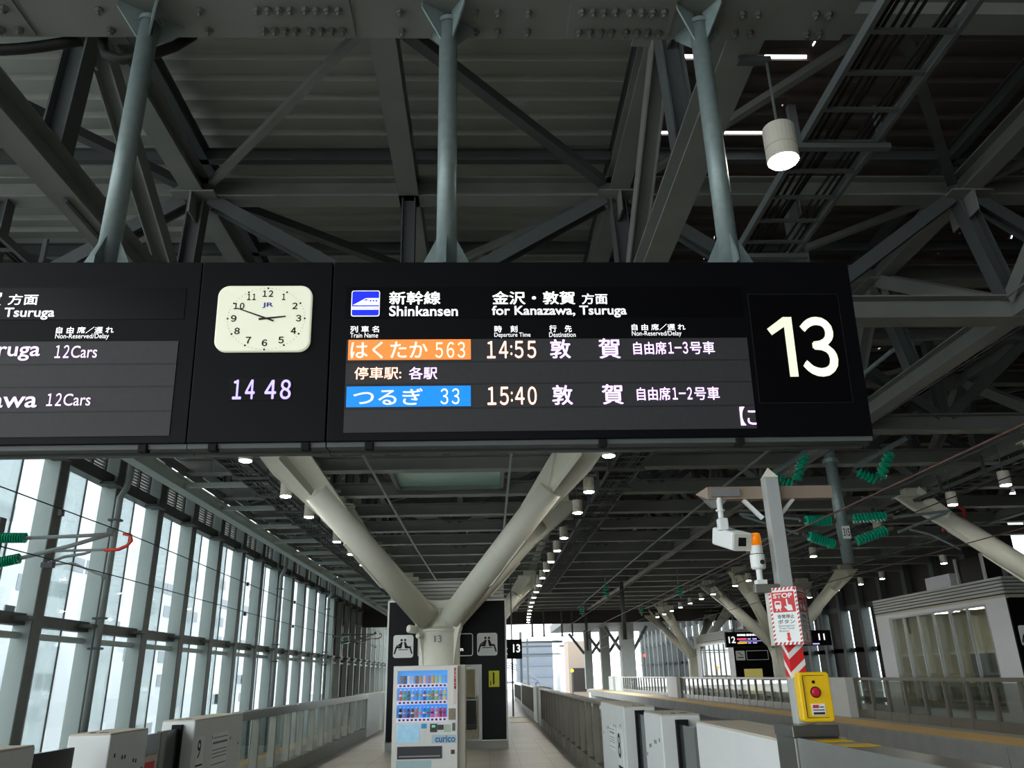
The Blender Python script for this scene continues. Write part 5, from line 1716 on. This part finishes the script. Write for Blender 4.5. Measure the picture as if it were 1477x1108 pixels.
for i, (px_, y, w_) in enumerate(((11.8, 98, 0.9), (12.97, 92, 1.0), (14.3, 85, 1.4))):
    braced_column(px_, y, w_, 'heavy grey column with knee braces beyond the roof end, %s from the left' % ORD[i])
tag(MB().box(7.5, 20, 80, 100, 6.4, 7.2).build('far_canopy', STEELD), 'dark flat canopy resting on the heavy columns beyond the roof end', 'canopy')
t = thing('signal_box_tower', 'beige tower building beyond the roof end with dark openings', 'building', (9.8, 105, -9))
MB().box(10.6, 13.1, 110, 116, -9, 5.8).build('tower_wall', BEIGEB, t)
MB().box(11.1, 12.8, 109.95, 110, -0.5, 2.4).build('dark_opening', DARKW, t)
t = thing('mast', 'tall white mast beyond the roof end', 'mast', (8.2, 100, -9))
MB().cyl((8.5, 104, -9), (8.5, 104, 8.0), 0.45, 16).build('shaft', WHITE, t, smooth=True)
t = thing('distant_building', 'hazy pale glazed building beyond the end of the platform', 'building', (10, 190, -9))
MB().box(6.5, 15.5, 190, 200, -9, 9).build('wall', HAZE, t)
g = MB()
for j in range(6):
    g.box(7, 15.2, 189.9, 190, -6 + j * 2.4, -5.4 + j * 2.4)
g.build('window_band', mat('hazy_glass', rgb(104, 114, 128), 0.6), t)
for i, (y, z) in enumerate(((100, 6.6), (125, 6.9))):
    t = thing('line_gantry', 'grey overhead line gantry beyond the roof end, %s one' % ('nearer' if i == 0 else 'farther'), 'gantry', (0, y, -1.6))
    for x in (-10.5, 3.9 + i * 2):
        MB().cyl((x, y, -1.6), (x, y, z), 0.16, 10).build('mast', STEELD, t)
    MB().hbeam((-10.5, y, z - 1.2), (9 + i * 3, y, z - 1.2), 0.15, 0.25).build('crossbeam', STEELD, t)
    MB().bar((-10.5, y, z - 2.6), (9 + i * 3, y, z - 2.6), 0.1, 0.12).build('lower_beam', STEELD, t)
t = thing('arched_footbridge', 'hazy grey arched truss bridge over the tracks in the distance', 'bridge', (4, 170, 0))
ap = MB()
for j in range(3):
    pts = [(-4 + 14 * i / 12, 165 + 4 * j, 0.5 + (3.6 - j * 0.4) * math.sin(PI * i / 12)) for i in range(13)]
    ap.tube(pts, 0.12, 6)
ap.build('arch_rib', HAZE, t)
for x in (-4, 10):
    MB().box(x - 0.6, x + 0.6, 166, 170, -9, 0.3).build('pier', HAZE, t)
MB().box(-4, 10, 166, 170, 0.2, 0.6).build('bridge_deck', HAZE, t)
t = thing('signal_lamp', 'orange yellow signal lamp in front of the beige tower', 'signal', (9.6, 92, -1.6))
MB().cyl((8.0, 80, -1.6), (8.0, 80, 1.8), 0.06, 8).build('pole', STEELD, t)
MB().lathe((8.0, 79.9, 1.95), (0, -1, 0), [(0.15, 0), (0.15, 0.06), (0.1, 0.1)], 14).build('lamp', mat('signal_amber', rgb(255, 190, 40), 0.4, emit=3.0), t)
t = thing('signal_lamp', 'red signal lamp on a pole beside the dark panels of the right wall', 'signal', (13.6, 70, -1.6))
MB().cyl((13.4, 71, 0.0), (13.4, 71, 3.3), 0.06, 8).build('pole', STEELD, t)
MB().lathe((13.4, 70.9, 3.0), (0, -1, 0), [(0.12, 0), (0.12, 0.06), (0.08, 0.1)], 14).build('lamp', mat('signal_red', rgb(255, 70, 60), 0.4, emit=3.0), t)

finish_texts()
